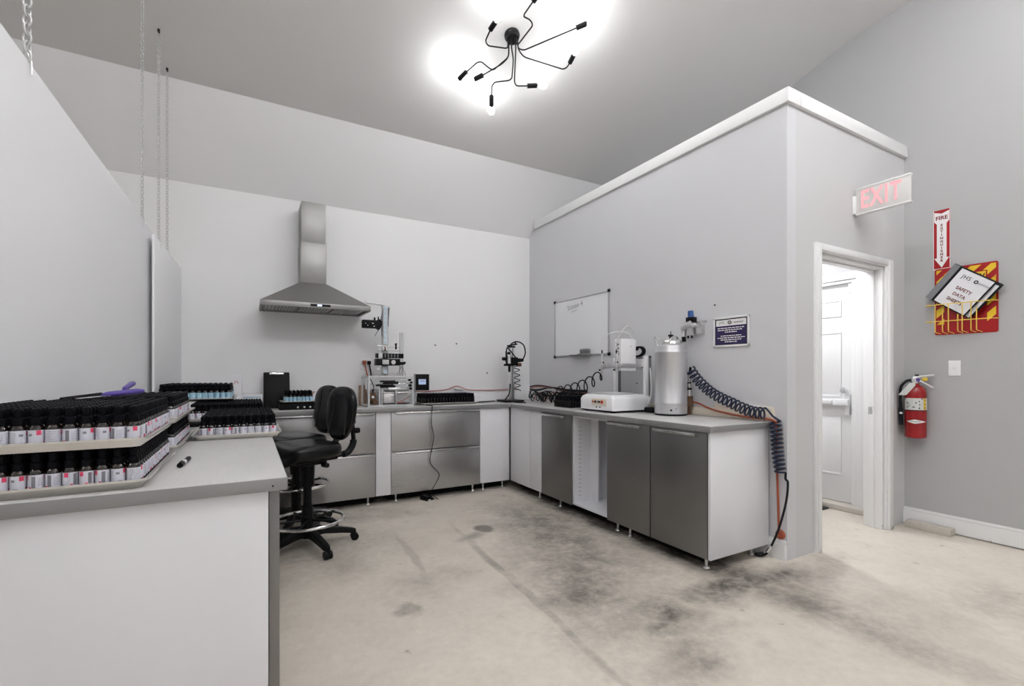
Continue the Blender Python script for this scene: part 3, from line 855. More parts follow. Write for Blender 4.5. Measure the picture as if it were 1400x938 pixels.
        for q in (-1, 1):
            p = Vector((0.314 * ca + 0.012 * ca, 0.314 * sa + 0.012 * sa, 0.028))
            m.cyl(p + Vector((tx, ty, 0)) * (0.006 * q), p + Vector((tx, ty, 0)) * (0.024 * q), 0.028, seg=18)
        obj('caster', m, 'black', lg)
    return t
make_stool('nearer black leather drafting stool with a low chrome foot ring', (0.369, 3.685, 0), math.radians(-66), 0.195, math.radians(-7))
make_stool('farther black leather drafting stool, partly hidden, with a higher chrome foot ring', (0.335, 4.185, 0), math.radians(-66), 0.355, math.radians(29))

# ================================================================== TRAYS AND BOTTLES
def rrect(cx, cy, hx, hy, r, z, n=5):
    out = []
    for sx, sy, a0 in ((1, 1, 0), (-1, 1, PI / 2), (-1, -1, PI), (1, -1, 1.5 * PI)):
        for k in range(n):
            a = a0 + PI / 2 * k / (n - 1)
            out.append((cx + sx * (hx - r) + r * math.cos(a), cy + sy * (hy - r) + r * math.sin(a), z))
    return out
def sheet_pan(x0, x1, y0, y1, z, label, rim=0.026):
    cx, cy, hx, hy = (x0 + x1) / 2, (y0 + y1) / 2, (x1 - x0) / 2, (y1 - y0) / 2
    m = MB()
    L = [rrect(cx, cy, hx - 0.024, hy - 0.024, 0.02, z + 0.001), rrect(cx, cy, hx - 0.012, hy - 0.012, 0.025, z + rim), rrect(cx, cy, hx, hy, 0.03, z + rim + 0.002),
         rrect(cx, cy, hx, hy, 0.03, z + rim - 0.004), rrect(cx, cy, hx - 0.010, hy - 0.010, 0.026, z + rim - 0.004), rrect(cx, cy, hx - 0.023, hy - 0.023, 0.02, z)]
    R = [[m.bm.verts.new(p) for p in lp] for lp in L]
    n = len(R[0])
    for a, b in zip(R, R[1:]):
        for i in range(n): m.bm.faces.new((a[i], a[(i + 1) % n], b[(i + 1) % n], b[i]))
    m.bm.faces.new(R[0]); m.bm.faces.new(R[-1][::-1])
    bmesh.ops.recalc_face_normals(m.bm, faces=m.bm.faces[:])
    return tag(obj('baking_tray', m, 'tray', ang=50), label, 'tray', 'aluminium trays of bottles')

BODY = [(0.0, 0.0), (0.0145, 0.0), (0.0163, 0.002), (0.0163, 0.060), (0.0150, 0.065), (0.0110, 0.070), (0.0095, 0.074), (0.0, 0.074)]
LABEL = [(0.0166, 0.018), (0.0166, 0.0565)]
CAP = [(0.0, 0.069), (0.0128, 0.069), (0.0130, 0.080), (0.0120, 0.087), (0.0088, 0.089), (0.0102, 0.098), (0.0108, 0.106), (0.0090, 0.112), (0.0046, 0.1147), (0.0, 0.115)]
def lathe_data(prof, seg):
    """verts, faces, per-corner uv"""
    V, F, U = [], [], []
    for (r, z) in prof:
        for i in range(seg): V.append((r * math.cos(2 * PI * i / seg), r * math.sin(2 * PI * i / seg), z))
    z0, z1 = prof[0][1], prof[-1][1]
    for a in range(len(prof) - 1):
        for i in range(seg):
            j = (i + 1) % seg
            F.append((a * seg + i, a * seg + j, (a + 1) * seg + j, (a + 1) * seg + i))
            va, vb = (prof[a][1] - z0) / (z1 - z0), (prof[a + 1][1] - z0) / (z1 - z0)
            U += [(i / seg, va), ((i + 1) / seg, va), ((i + 1) / seg, vb), (i / seg, vb)]
    return V, F, U
def data_mesh(name, sets, mats, inst=((0, 0, 0, 0),)):
    V, F, U, MI = [], [], [], []
    for (x, y, z, a) in inst:
        ca, sa = math.cos(a), math.sin(a)
        for mi, (v, f, u) in enumerate(sets):
            b = len(V)
            V += [(x + p[0] * ca - p[1] * sa, y + p[0] * sa + p[1] * ca, z + p[2]) for p in v]
            F += [tuple(b + i for i in q) for q in f]
            U += u; MI += [mi] * len(f)
    me = bpy.data.meshes.new(name)
    me.from_pydata(V, [], F)
    uv = me.uv_layers.new(name='UVMap')
    uv.data.foreach_set('uv', [c for p in U for c in p])
    me.polygons.foreach_set('material_index', MI)
    for q in mats: me.materials.append(M[q])
    finish_mesh(me, 40)
    return me
dB, dL, dC = lathe_data(BODY, 14), lathe_data(LABEL, 14), lathe_data(CAP, 14)
lB, lL, lC = lathe_data(BODY, 10), lathe_data(LABEL, 10), lathe_data(CAP[:4] + CAP[4::2] + CAP[-1:], 10)
ME_body = data_mesh('dropper_bottle', [dB], ['glass_amber'])
ME_label = data_mesh('label', [dL], ['label_white'])
ME_cap = data_mesh('dropper_cap', [dC], ['cap'])
ORD = ['first', 'second', 'third', 'fourth', 'fifth', 'sixth', 'seventh', 'eighth', 'ninth', 'tenth', 'eleventh', 'twelfth', 'thirteenth',
       'fourteenth', 'fifteenth', 'sixteenth', 'seventeenth', 'eighteenth', 'nineteenth', 'twentieth']
GRP = 'white labelled dropper bottles on the trays'
def bottle(x, y, z, label):
    o = bpy.data.objects.new('dropper_bottle', ME_body); COL.objects.link(o)
    o.location = (x, y, z); o.rotation_euler = (0, 0, random.uniform(0, 2 * PI))
    tag(o, label, 'bottle', GRP)
    for nm, me in (('label', ME_label), ('dropper_cap', ME_cap)):
        c = bpy.data.objects.new(nm, me); COL.objects.link(c); c.parent = o
    return o
REST = []
COUNT = [0]
def fill(x0, x1, y0, y1, z, keep, where, pitch=0.0342, hexa=False):
    """bottles in a grid on a tray; keep(row, col) says which stand as objects of their own (col counts from the right, row from the front)"""
    py = pitch * (0.868 if hexa else 1.0)
    nx = int((x1 - x0) / pitch + 0.02); ny = int((y1 - y0) / py)
    for r in range(ny):
        for c in range(nx):
            x = x1 - pitch * (c + 0.5 + (0.5 if hexa and r % 2 else 0.0)) + random.uniform(-0.0006, 0.0006)
            if x < x0 + 0.4 * pitch: continue
            y = y0 + py * (r + 0.5) + random.uniform(-0.0006, 0.0006)
            if keep(r, c, x, y) and COUNT[0] < 300:
                COUNT[0] += 1
                bottle(x, y, z, 'black-capped white-label bottle, %s from right in %s row of the %s' % (ORD[c], ORD[r], where))
            else:
                REST.append((x, y, z, random.uniform(0, 2 * PI)))
    return nx, ny
ZL, ZU = 0.9205, 1.0385
XR = -0.249
trays = [
 (XR - 0.457, XR, 1.672, 2.330, ZL, 'lowest tray of the nearest bottle stack, flush with the counter edge'),
 (XR - 0.457, XR, 1.672, 2.330, ZU, 'upper tray of the nearest bottle stack'),
 (XR - 0.42, XR, 2.400, 3.056, ZL, 'lower tray of the second bottle stack, behind the nearest one'),
 (XR - 0.42, XR, 2.400, 3.056, ZU, 'upper tray of the second bottle stack, behind the nearest one')]
for x0, x1, y0, y1, z, lb in trays: sheet_pan(x0, x1, y0, y1, z, lb)
inn = 0.0215
def tr(i): x0, x1, y0, y1, z, _ = trays[i]; return (x0 + inn, x1 - inn, y0 + inn, y1 - inn, z + 0.002)
fill(*tr(0), lambda r, c, x, y: (r == 0 or c == 0) and x > -0.335 * y, 'low near tray')
fill(*tr(1), lambda r, c, x, y: x > -0.335 * y and (r < 13 or c < 4), 'high near tray')
fill(*tr(2), lambda r, c, x, y: c == 0, 'low second tray')
fill(*tr(3), lambda r, c, x, y: c < 3, 'high second tray')
sheet_pan(-0.245, 0.152, 2.722, 3.39, ZL, 'single tray of white label bottles right of the stacks, overhanging the counter edge')
fill(-0.222, 0.130, 2.744, 3.37, ZL + 0.002, lambda r, c, x, y: r < 3, 'single right tray', hexa=True)
tag(obj('storage_crate', MB().box(-0.57, 0.09, 3.47, 4.12, 0.9205, 0.943, 0.004), 'bin_black'), 'flat black crate under the far bottle trays on the left counter', 'crate')
ZB = 0.9435
sheet_pan(-0.345, 0.112, 3.46, 4.12, ZB, 'far tray of white label bottles behind the single tray, under the blue label tray')
fill(-0.323, 0.090, 3.482, 4.10, ZB + 0.002, lambda r, c, x, y: False, '', hexa=True)
sheet_pan(-0.59, -0.350, 3.46, 4.12, ZB, 'far tray of bottles at the panel side, under the blue label tray')
fill(-0.568, -0.372, 3.482, 4.10, ZB + 0.002, lambda r, c, x, y: False, '')
me = data_mesh('dropper_bottles', [lB, lL, lC], ['glass_amber', 'label_white', 'cap'], REST)
o = bpy.data.objects.new('dropper_bottles', me); COL.objects.link(o); o['kind'] = 'stuff'
tag(o, 'the remaining white labelled dropper bottles massed on the stacked trays', 'bottles')

# blue labelled bottles
ME_blue = data_mesh('blue_label_bottle', [lB, lL, lC], ['glass_amber', 'label_blue', 'cap'])
ME_dark = data_mesh('dark_bottle', [lB, lC], ['glass_black', 'cap'])
def small(me, name, x, y, z, label, group):
    o = bpy.data.objects.new(name, me); COL.objects.link(o)
    o.location = (x, y, z); o.rotation_euler = (0, 0, random.uniform(0, 2 * PI))
    tag(o, label, 'bottle', group)
def grid(me, name, x0, y0, nx, ny, z, fmt, group, pitch=0.0342, rot=0.0, rows=None):
    for r in range(ny):
        if rows is not None and r not in rows: continue
        for c in range(nx):
            dx, dy = pitch * (c + 0.5), pitch * (r + 0.5)
            small(me, name, x0 + dx * math.cos(rot) - dy * math.sin(rot), y0 + dx * math.sin(rot) + dy * math.cos(rot), z, fmt % (ORD[c], ORD[r]), group)
ZC = ZB + 0.118
sheet_pan(-0.535, -0.078, 3.745, 4.40, ZC, 'upper tray of blue label bottles by the far left corner', 0.02)
grid(ME_blue, 'blue_label_bottle', -0.513, 3.768, 12, 18, ZC + 0.002, 'blue-label bottle, %s from left in %s row of the upper blue tray', 'blue label bottles on the upper tray')
# small tray on a dark rack on the back counter
t = thing('storage_crate', 'low black crate of white capped bits on the back counter, under a small tray', 'crate', (0.44, 4.83, 0.92), world=True)
m = MB().box(0.24, 0.66, 4.70, 4.98, 0.9205, 0.93).box(0.24, 0.66, 4.70, 4.71, 0.93, 0.975).box(0.24, 0.66, 4.97, 4.98, 0.93, 0.975).box(0.24, 0.25, 4.71, 4.97, 0.93, 0.975).box(0.65, 0.66, 4.71, 4.97, 0.93, 0.975)
obj('bin', m, 'bin_black', t)
m = MB()
for k in range(6): m.ball((0.40 + 0.045 * k + random.uniform(-0.01, 0.01), 4.695, 0.943), 0.009, 8)
obj('white_cap', m, 'white_plastic', t, kind='stuff')
sheet_pan(0.25, 0.665, 4.70, 4.975, 0.977, 'small tray of blue label bottles on the back counter beside the stools', 0.02)
grid(ME_blue, 'blue_label_bottle', 0.285, 4.735, 7, 6, 0.979, 'blue-label bottle, %s from left in %s row of the small back counter tray', 'blue label bottles on the back counter')
tag(obj('label_roll', MB().lathe([(0.02, 0), (0.05, 0), (0.05, 0.03), (0.02, 0.03)], (0.585, 4.80, 1.03), 24, (-0.5, -0.8, 0.25)), 'paper'), 'white roll of labels lying on the small back counter tray', 'label roll')
tag(obj('tape_roll', MB().lathe([(0.015, 0), (0.03, 0), (0.03, 0.02), (0.015, 0.02)], (0.548, 4.86, 1.05), 20, (-0.2, -0.9, 0.1)), 'cardboard'), 'brown tape roll beside the white label roll on the back counter', 'tape roll')
# dark bottles on the back counter
sheet_pan(1.558, 2.21, 4.70, 5.03, 0.9205, 'tray of unlabelled black bottles on the back counter right of the labelling machine', 0.02)
grid(ME_dark, 'dark_bottle', 1.59, 4.722, 17, 8, 0.923, 'unlabelled black bottle, %s from left in %s row of the back counter tray', 'black bottles on the back counter tray')
grid(ME_dark, 'dark_bottle', 2.67, 3.66, 7, 8, 0.9205, 'unlabelled black bottle, %s from counter front in %s row of the block beside the robot', 'black bottles beside the robot', 0.0336)

# spatulas and pen
def spatula(p, ang, label, L=0.19):
    t = thing('spatula', label, 'spatula', p, (0, math.radians(-3), ang))
    obj('blade', MB().box(-0.005, 0.10, -0.012, 0.012, 0.002, 0.004, 0.0008), 'chrome', t)
    lp = []
    for x, w, h in ((0.08, 0.008, 0.006), (0.10, 0.012, 0.010), (0.16, 0.012, 0.011), (0.21, 0.015, 0.012), (0.235, 0.010, 0.008)):
        lp.append([(x, w * math.cos(a), 0.008 + h * math.sin(a)) for a in [2 * PI * k / 12 for k in range(12)]])
    obj('handle', MB().loft(lp), 'purple', t, ang=60)
    return t
spatula((-0.51, 2.15, 1.158), math.radians(52), 'purple handled spatula lying flat on the bottle caps, the nearer one')
spatula((-0.49, 2.62, 1.158), math.radians(84), 'purple handled spatula on the bottle caps, the farther one with raised end').rotation_euler = (0, math.radians(-9), math.radians(88))
t = thing('marker_pen', 'black and white marker pen lying on the left worktop', 'pen', (-0.208, 1.985, 0.929), math.radians(86))
obj('barrel', MB().cyl((0.03, 0, 0), (0.155, 0, 0), 0.0085, seg=14), 'black', t)
obj('cap', MB().cyl((0, 0, 0), (0.04, 0, 0), 0.0092, seg=14).box(0.0, 0.035, -0.002, 0.002, 0.008, 0.012), 'black', t)
plabel(obj('band', MB().cyl((0.045, 0, 0), (0.08, 0, 0), 0.0088, seg=14), 'paper', t), 'white printed band')

# things standing against the back wall
t = thing('storage_clipboard', 'black box clipboard with metal clip leaning on the back wall', 'clipboard', (0.235, 5.0, 0.921), (math.radians(-13), 0, 0))
obj('board', MB().box(-0.113, 0.113, 0.0, 0.022, 0.0, 0.352, 0.009, seg=3), 'bin_black', t)
obj('clip', MB().box(-0.062, 0.062, -0.012, 0.0, 0.325, 0.347, 0.004).cyl((-0.06, -0.008, 0.345), (0.06, -0.008, 0.345), 0.006, seg=10), 'chrome', t)
t = thing('paper_bag', 'narrow white paper bag with faint red emblem on the back counter', 'bag', (-0.098, 4.98, 0.921))
obj('bag_body', MB().loft([[(-0.036, -0.03, 0), (0.036, -0.03, 0), (0.036, 0.03, 0), (-0.036, 0.03, 0)], [(-0.042, -0.03, 0.22), (0.042, -0.03, 0.22), (0.042, 0.03, 0.22), (-0.042, 0.03, 0.22)],
                          [(-0.047, -0.005, 0.322), (0.047, -0.005, 0.322), (0.047, 0.005, 0.322), (-0.047, 0.005, 0.322)]]), 'paper', t)
obj('emblem', MB().torus((0, -0.0265, 0.245), 0.017, 0.003, (0, 1, 0.2), 20, 6, 0.8).tube([(0.004, -0.025, 0.225), (0.02, -0.022, 0.21)], 0.003, 6), mat('faint_red', srgb(214, 150, 158), 0.6), t)
t = thing('carton', 'small white carton with grey lettering on the back counter', 'box', (0.025, 5.05, 0.921))
obj('box_body', MB().box(-0.09, 0.09, -0.06, 0.06, 0, 0.135, 0.003), 'paper', t)
obj('print', MB().box(-0.07, 0.075, -0.061, -0.06, 0.10, 0.115), mat('faint_blue', srgb(170, 190, 206), 0.6), t)

# ================================================================== LABELLING MACHINE
t = thing('labelling_machine', 'silver framed bottle labelling machine with label reel on the back counter', 'machine', (1.24, 4.85, 0.92), world=True)
fx0, fx1, fy0, fy1, fz0, fz1 = 1.012, 1.468, 4.68, 5.0, 0.921, 1.228
b = 0.018
m = MB()
for x in (fx0, fx1 - b):
    for y in (fy0, fy1 - b): m.box(x, x + b, y, y + b, fz0, fz1, 0.002)
for z in (fz0, fz1 - b):
    for y in (fy0, fy1 - b): m.box(fx0 + b, fx1 - b, y, y + b, z, z + b, 0.002)
    for x in (fx0, fx1 - b): m.box(x, x + b, fy0 + b, fy1 - b, z, z + b, 0.002)
m.box(fx0 + 0.105, fx0 + 0.12, fy0, fy0 + 0.015, fz0 + b, 1.10, 0.001)
obj('frame', m, 'alu_paint', t)
obj('plate', MB().box(fx0 + b, fx1 - b, 4.90, 4.91, 1.09, 1.21).box(fx0 + 0.1, fx1 - 0.03, 4.72, 4.9, 1.085, 1.10, 0.002).box(fx0 + 0.19, fx1 - b, 4.80, 4.81, 0.94, 1.085), 'alu_paint', t)
for z, y, r, a0, a1, mm in ((1.19, 4.72, 0.005, 0.02, 0.44, 'chrome'), (1.172, 4.70, 0.009, 0.12, 0.27, 'black'), (1.150, 4.72, 0.005, 0.02, 0.44, 'chrome'), (1.158, 4.70, 0.013, 0.15, 0.30, 'black'),
                            (1.135, 4.69, 0.009, 0.08, 0.25, 'black'), (1.12, 4.70, 0.012, 0.12, 0.27, 'black'), (1.098, 4.69, 0.014, 0.20, 0.32, 'white_plastic'), (1.06, 4.71, 0.006, 0.1, 0.43, 'chrome'), (1.03, 4.72, 0.006, 0.16, 0.30, 'chrome')):
    obj('roller', MB().cyl((fx0 + a0, y, z), (fx0 + a1, y, z), r, seg=12), mm, t)
for x in (fx0 + 0.13, fx0 + 0.27):
    obj('bracket', MB().box(x, x + 0.018, 4.69, 4.72, 0.945, 1.09, 0.002), 'steel', t)
obj('guide_plate', MB().box(fx0 + 0.16, fx0 + 0.26, 4.715, 4.72, 0.955, 1.05, 0.002), 'alu', t)
for k, (zz, rr) in enumerate(((1.185, 0.012), (1.13, 0.014), (1.10, 0.012), (1.16, 0.010))):
    obj('knob', MB().cyl((fx1 - 0.045 + 0.006 * k, 4.665, zz), (fx1 - 0.045 + 0.006 * k, 4.70, zz), rr, seg=12), 'black', t)
obj('drive_pulley', MB().cyl((fx0 + 0.05, 4.70, 1.02), (fx0 + 0.05, 4.73, 1.02), 0.036, seg=20).cyl((fx0 + 0.075, 4.705, 0.965), (fx0 + 0.075, 4.735, 0.965), 0.025, seg=18).box(fx0 + 0.03, fx0 + 0.085, 4.74, 4.78, 0.945, 1.06), 'brown', t)
obj('hub', MB().cyl((fx0 + 0.05, 4.69, 1.02), (fx0 + 0.05, 4.70, 1.02), 0.013, seg=14), 'white_plastic', t)
obj('wiring', MB().tube([(fx0 + 0.30, 4.76, 0.95), (fx0 + 0.34, 4.75, 0.965), (fx0 + 0.42, 4.75, 1.01), (fx0 + 0.44, 4.77, 1.02)], 0.004, 6, 6).tube([(fx0 + 0.25, 4.75, 0.945), (fx0 + 0.33, 4.74, 0.95), (fx0 + 0.40, 4.76, 0.96)], 0.004, 6, 6), 'orange', t)
obj('wiring', MB().tube([(fx0 + 0.13, 4.75, 0.945), (fx0 + 0.20, 4.72, 0.955), (fx0 + 0.30, 4.73, 0.945), (fx0 + 0.43, 4.74, 0.95)], 0.005, 6, 6).tube([(fx0 + 0.02, 4.74, 0.97), (fx0 + 0.06, 4.7, 1.1), (fx0 + 0.03, 4.72, 1.2)], 0.004, 6, 6), 'rubber', t)
# post, heads and reel above the frame
m = MB().box(1.195, 1.245, 4.86, 4.87, 1.228, 1.95, 0.001).box(1.188, 1.197, 4.855, 4.875, 1.228, 1.945).box(1.243, 1.252, 4.855, 4.875, 1.228, 1.93)
obj('post', m, 'alu_paint', t)
hs = obj('head_housing', MB().box(1.115, 1.355, 4.78, 4.88, 1.333, 1.400, 0.004), 'black', t)
obj('display', MB().box(1.175, 1.24, 4.776, 4.78, 1.343, 1.39, 0.001), 'alu_paint', hs)
obj('gauge', MB().cyl((1.285, 4.772, 1.366), (1.285, 4.78, 1.366), 0.022, seg=24), 'gauge', hs)
hs = obj('head_housing', MB().box(1.125, 1.395, 4.79, 4.88, 1.408, 1.455, 0.004), 'black', t)
obj('plate', MB().box(1.137, 1.178, 4.786, 4.79, 1.406, 1.458, 0.001), 'alu_paint', hs)
m = MB()
for k in range(5): m.box(1.20 + 0.032 * k, 1.212 + 0.032 * k, 4.787, 4.79, 1.415, 1.448)
obj('vents', m, 'grey_plastic', hs)
for z in (1.49, 1.53): obj('cross_bar', MB().cyl((1.135, 4.83, z), (1.37, 4.83, z - 0.004), 0.006, seg=10), 'alu', t)
obj('upright', MB().cyl((1.137, 4.83, 1.455), (1.137, 4.83, 1.55), 0.004, seg=8), 'alu', t)
for x in (1.372, 1.396): obj('guide_rod', MB().cyl((x, 4.83, 1.228), (x, 4.83, 1.672), 0.009, seg=14), 'alu', t)
obj('clamp', MB().box(1.318, 1.332, 4.815, 4.845, 1.50, 1.55, 0.003).cyl((1.325, 4.81, 1.555), (1.325, 4.85, 1.555), 0.008), 'black', t)
obj('clamp', MB().box(1.36, 1.41, 4.81, 4.85, 1.34, 1.37, 0.003).cyl((1.41, 4.83, 1.362), (1.425, 4.83, 1.362), 0.012), 'black', t)
obj('spool', MB().cyl((1.18, 4.80, 1.50), (1.225, 4.80, 1.50), 0.019, seg=16), 'white_plastic', t)
obj('spool', MB().cyl((1.195, 4.799, 1.50), (1.21, 4.799, 1.50), 0.020, seg=16), 'brown', t)
obj('stay_wire', MB().tube([(1.385, 4.83, 1.33), (1.35, 4.80, 1.27), (1.325, 4.78, 1.23)], 0.002, 5).tube([(1.385, 4.83, 1.33), (1.405, 4.80, 1.27), (1.415, 4.78, 1.23)], 0.002, 5), 'rubber', t)
obj('coupling', MB().box(1.19, 1.23, 4.84, 4.858, 1.235, 1.33, 0.002), 'steel', t)
tape = obj('label_tape', MB().box(1.198, 1.242, 4.838, 4.842, 1.55, 1.945, 0.0005), 'paper', t)
m = MB()
for k in range(8): m.box(1.203, 1.237, 4.8365, 4.838, 1.56 + k * 0.048, 1.60 + k * 0.048, 0.0005)
for k in range(2): m.box(1.197, 1.235, 4.836, 4.84, 1.25 + k * 0.042, 1.285 + k * 0.042)
obj('blue_labels', m, 'lightblue', tape)
obj('top_arm', MB().cyl((1.02, 4.83, 1.962), (1.26, 4.86, 1.948), 0.008, seg=10).cyl((1.022, 4.83, 1.955), (1.022, 4.83, 1.985), 0.005, seg=8).box(1.185, 1.262, 4.85, 4.88, 1.932, 1.955, 0.003), 'alu', t)
obj('guide_web', MB().prism([(1.197, 1.92), (1.19, 1.62), (1.178, 1.64), (1.165, 1.80)], 4.83, 4.836).prism([(1.243, 1.92), (1.25, 1.92), (1.262, 1.93), (1.252, 1.80), (1.25, 1.73), (1.243, 1.73)], 4.83, 4.836), 'grey_plastic', t)
mo = obj('motor', MB().box(0.985, 1.12, 4.79, 4.86, 1.705, 1.785, 0.006).prism([(1.12, 1.705), (1.15, 1.69), (1.178, 1.74), (1.178, 1.78), (1.15, 1.80), (1.12, 1.785)], 4.80, 4.85), 'black', t)
obj('motor_knob', MB().cyl((1.108, 4.825, 1.785), (1.108, 4.825, 1.815), 0.009, seg=10).cyl((1.145, 4.825, 1.795), (1.145, 4.825, 1.825), 0.007, seg=10), 'black', mo)
obj('terminals', MB().box(1.01, 1.016, 4.786, 4.79, 1.745, 1.752).box(1.03, 1.036, 4.786, 4.79, 1.725, 1.735).box(1.075, 1.09, 4.786, 4.79, 1.748, 1.755).box(1.09, 1.10, 4.786, 4.79, 1.72, 1.727), 'alu', mo)
obj('strut', MB().cyl((1.175, 4.82, 1.74), (1.108, 4.82, 1.625), 0.005, seg=8), 'grey_plastic', t)
# control box beside it
t = thing('control_box', 'black control box with a small lit screen beside the labelling machine', 'control box', (1.61, 4.88, 1.065), world=True)
obj('casing', MB().box(1.535, 1.695, 4.85, 4.91, 1.068, 1.248, 0.003), 'alu_paint', t)
obj('face', MB().box(1.538, 1.688, 4.846, 4.85, 1.073, 1.244, 0.001), 'black', t)
obj('screen', MB().box(1.572, 1.652, 4.8445, 4.846, 1.135, 1.19), 'screen', t)
obj('screen_text', MB().box(1.585, 1.64, 4.8437, 4.8445, 1.166, 1.178), 'grey_print', t)
obj('stand', MB().box(1.535, 1.555, 4.91, 4.93, 0.9205, 1.2, 0.002).box(1.47, 1.555, 4.91, 4.93, 1.1, 1.118, 0.002), 'alu_paint', t)
# outlet with plugs and cords
t = thing('wall_outlet', 'white wall outlet with orange and black plugs above the cardboard box', 'outlet', (1.09, 5.15, 1.35), world=True)
obj('plate', MB().box(1.03, 1.15, 5.143, 5.1495, 1.288, 1.412, 0.003), 'white_plastic', t)
obj('plug', MB().box(1.05, 1.085, 5.10, 5.143, 1.35, 1.39, 0.006), 'orange', t)
obj('plug', MB().box(1.10, 1.135, 5.10, 5.143, 1.345, 1.385, 0.006), 'black', t)
obj('cord', MB().tube([(1.068, 5.105, 1.35), (1.09, 5.09, 1.25), (1.115, 5.09, 1.1), (1.13, 5.08, 0.96)], 0.007, 8, 6), 'orange', t)
obj('cord', MB().tube([(1.118, 5.105, 1.345), (1.13, 5.09, 1.25), (1.145, 5.09, 1.1), (1.16, 5.08, 0.96)], 0.007, 8, 6), 'rubber', t)
tag(obj('cardboard_box', MB().box(1.005, 1.075, 5.03, 5.10, 0.9205, 1.128, 0.002).box(1.003, 1.077, 5.028, 5.04, 1.122, 1.13), 'cardboard'), 'narrow brown cardboard box behind the labelling machine frame', 'box')

# ================================================================== DISPENSER STAND (corner)
t = thing('dispenser_stand', 'benchtop dispensing valve stand on black base in the counter corner', 'dispenser', (2.69, 4.83, 0.921), world=True)
obj('base', MB().box(2.555, 2.80, 4.72, 4.96, 0.921, 0.945, 0.006), 'black_metal', t)
obj('column', MB().box(2.668, 2.722, 4.82, 4.87, 0.945, 1.56, 0.003), 'alu', t)
obj('column_groove', MB().box(2.689, 2.701, 4.8185, 4.82, 0.95, 1.55), 'grey_plastic', t)
obj('slide_block', MB().box(2.665, 2.745, 4.77, 4.86, 1.345, 1.44, 0.004).box(2.735, 2.80, 4.80, 4.85, 1.385, 1.43, 0.004).cyl((2.83, 4.82, 1.41), (2.83, 4.86, 1.41), 0.02), 'black', t)
v = obj('valve_body', MB().cyl((2.632, 4.79, 1.365), (2.632, 4.79, 1.47), 0.026, seg=20), 'alu', t)
obj('valve_collar', MB().cyl((2.632, 4.79, 1.34), (2.632, 4.79, 1.365), 0.03, seg=18).cyl((2.632, 4.79, 1.47), (2.632, 4.79, 1.50), 0.02, seg=16).box(2.592, 2.602, 4.78, 4.80, 1.36, 1.51), 'black', v)
obj('valve_tip', MB().cyl((2.638, 4.79, 1.27), (2.638, 4.79, 1.34), 0.014, seg=12), 'black', v)
obj('needle', MB().cyl((2.636, 4.79, 1.15), (2.636, 4.79, 1.27), 0.006, 0.008, seg=10), 'clear_tube', v)
obj('side_knob', MB().cyl((2.55, 4.79, 1.42), (2.60, 4.79, 1.42), 0.02, seg=14), 'black', v)
obj('side_knob', MB().cyl((2.57, 4.79, 1.35), (2.61, 4.79, 1.352), 0.012, seg=12), 'black', v)
obj('stem', MB().cyl((2.632, 4.79, 1.5), (2.632, 4.79, 1.55), 0.008, seg=10), 'alu', v)
obj('top_clamp', MB().box(2.655, 2.73, 4.81, 4.87, 1.555, 1.575, 0.003).cyl((2.64, 4.84, 1.575), (2.77, 4.84, 1.60), 0.009, seg=10).cyl((2.745, 4.84, 1.60), (2.75, 4.84, 1.635), 0.008, seg=10), 'black', t)
m = MB().tube([(2.652, 4.81, 1.54), (2.68, 4.81, 1.60), (2.76, 4.81, 1.625), (2.84, 4.81, 1.59), (2.865, 4.81, 1.50), (2.845, 4.82, 1.43), (2.83, 4.83, 1.41)], 0.008, 8, 8)
m.tube([(2.632, 4.79, 1.55), (2.605, 4.79, 1.545), (2.60, 4.79, 1.49)], 0.007, 8, 6).tube([(2.605, 4.785, 1.555), (2.66, 4.78, 1.50), (2.73, 4.79, 1.43)], 0.008, 8, 6)
obj('air_hose', m, 'rubber', t)
obj('fitting', MB().box(2.765, 2.81, 4.80, 4.84, 1.335, 1.375, 0.004), 'brown', t)
m = MB()
pts = []
for i in range(60):
    a = 2 * PI * i / 12
    f = i / 59
    pts.append((2.755 + 0.02 * f + 0.035 * math.cos(a), 4.83 + 0.03 * math.sin(a), 1.35 - 0.30 * f))
obj('coil_hose', m.tube(pts, 0.005, 6), 'rubber', t)
obj('cord', MB().tube([(2.655, 4.80, 1.13), (2.62, 4.76, 1.02), (2.56, 4.75, 0.95)], 0.008, 8, 6).tube([(2.60, 4.72, 0.94), (2.64, 4.62, 0.926), (2.70, 4.52, 0.925)], 0.007, 8, 6), 'rubber', t)

# cables lying along the back of the right counter
t = thing('cable_tangle', 'tangle of black and red cables along the wall beside the dispenser stand', 'cables', (2.98, 4.5, 0.93), world=True)
rn = random.Random(3)
for k in range(7):
    m = MB()
    pts = []
    y = 4.86 - 0.03 * k
    ph = rn.uniform(0, 6)
    nlo = 5 + k % 3
    for i in range(nlo * 10):
        a = 2 * PI * i / 10 + ph
        f = i / (nlo * 10 - 1)
        pts.append((2.93 + 0.02 * (k % 4) + 0.03 * math.cos(a * 0.5), y - 0.75 * f + 0.035 * math.cos(a), 0.99 + 0.045 * math.sin(a) + 0.02 * math.sin(f * 7 + k)))
    obj('cable', m.tube(pts, 0.0055, 6), 'rubber' if k != 3 else 'pinkhose', t)
for k, (za, zb, cc) in enumerate(((1.06, 1.06, 'rubber'), (1.09, 1.04, 'rubber'), (1.05, 1.075, 'rubber'), (1.075, 1.05, 'pinkhose'))):
    obj('cable', MB().tube([(3.05, 5.0, za), (3.0, 4.75, za + 0.02 * (k % 2)), (2.99, 4.45, (za + zb) / 2 + 0.03), (3.02, 4.15, zb), (3.04, 3.86, zb)], 0.008, 8, 8), cc, t)
obj('power_strip', MB().box(2.965, 3.02, 3.72, 4.25, 1.028, 1.052, 0.004), 'black', t)
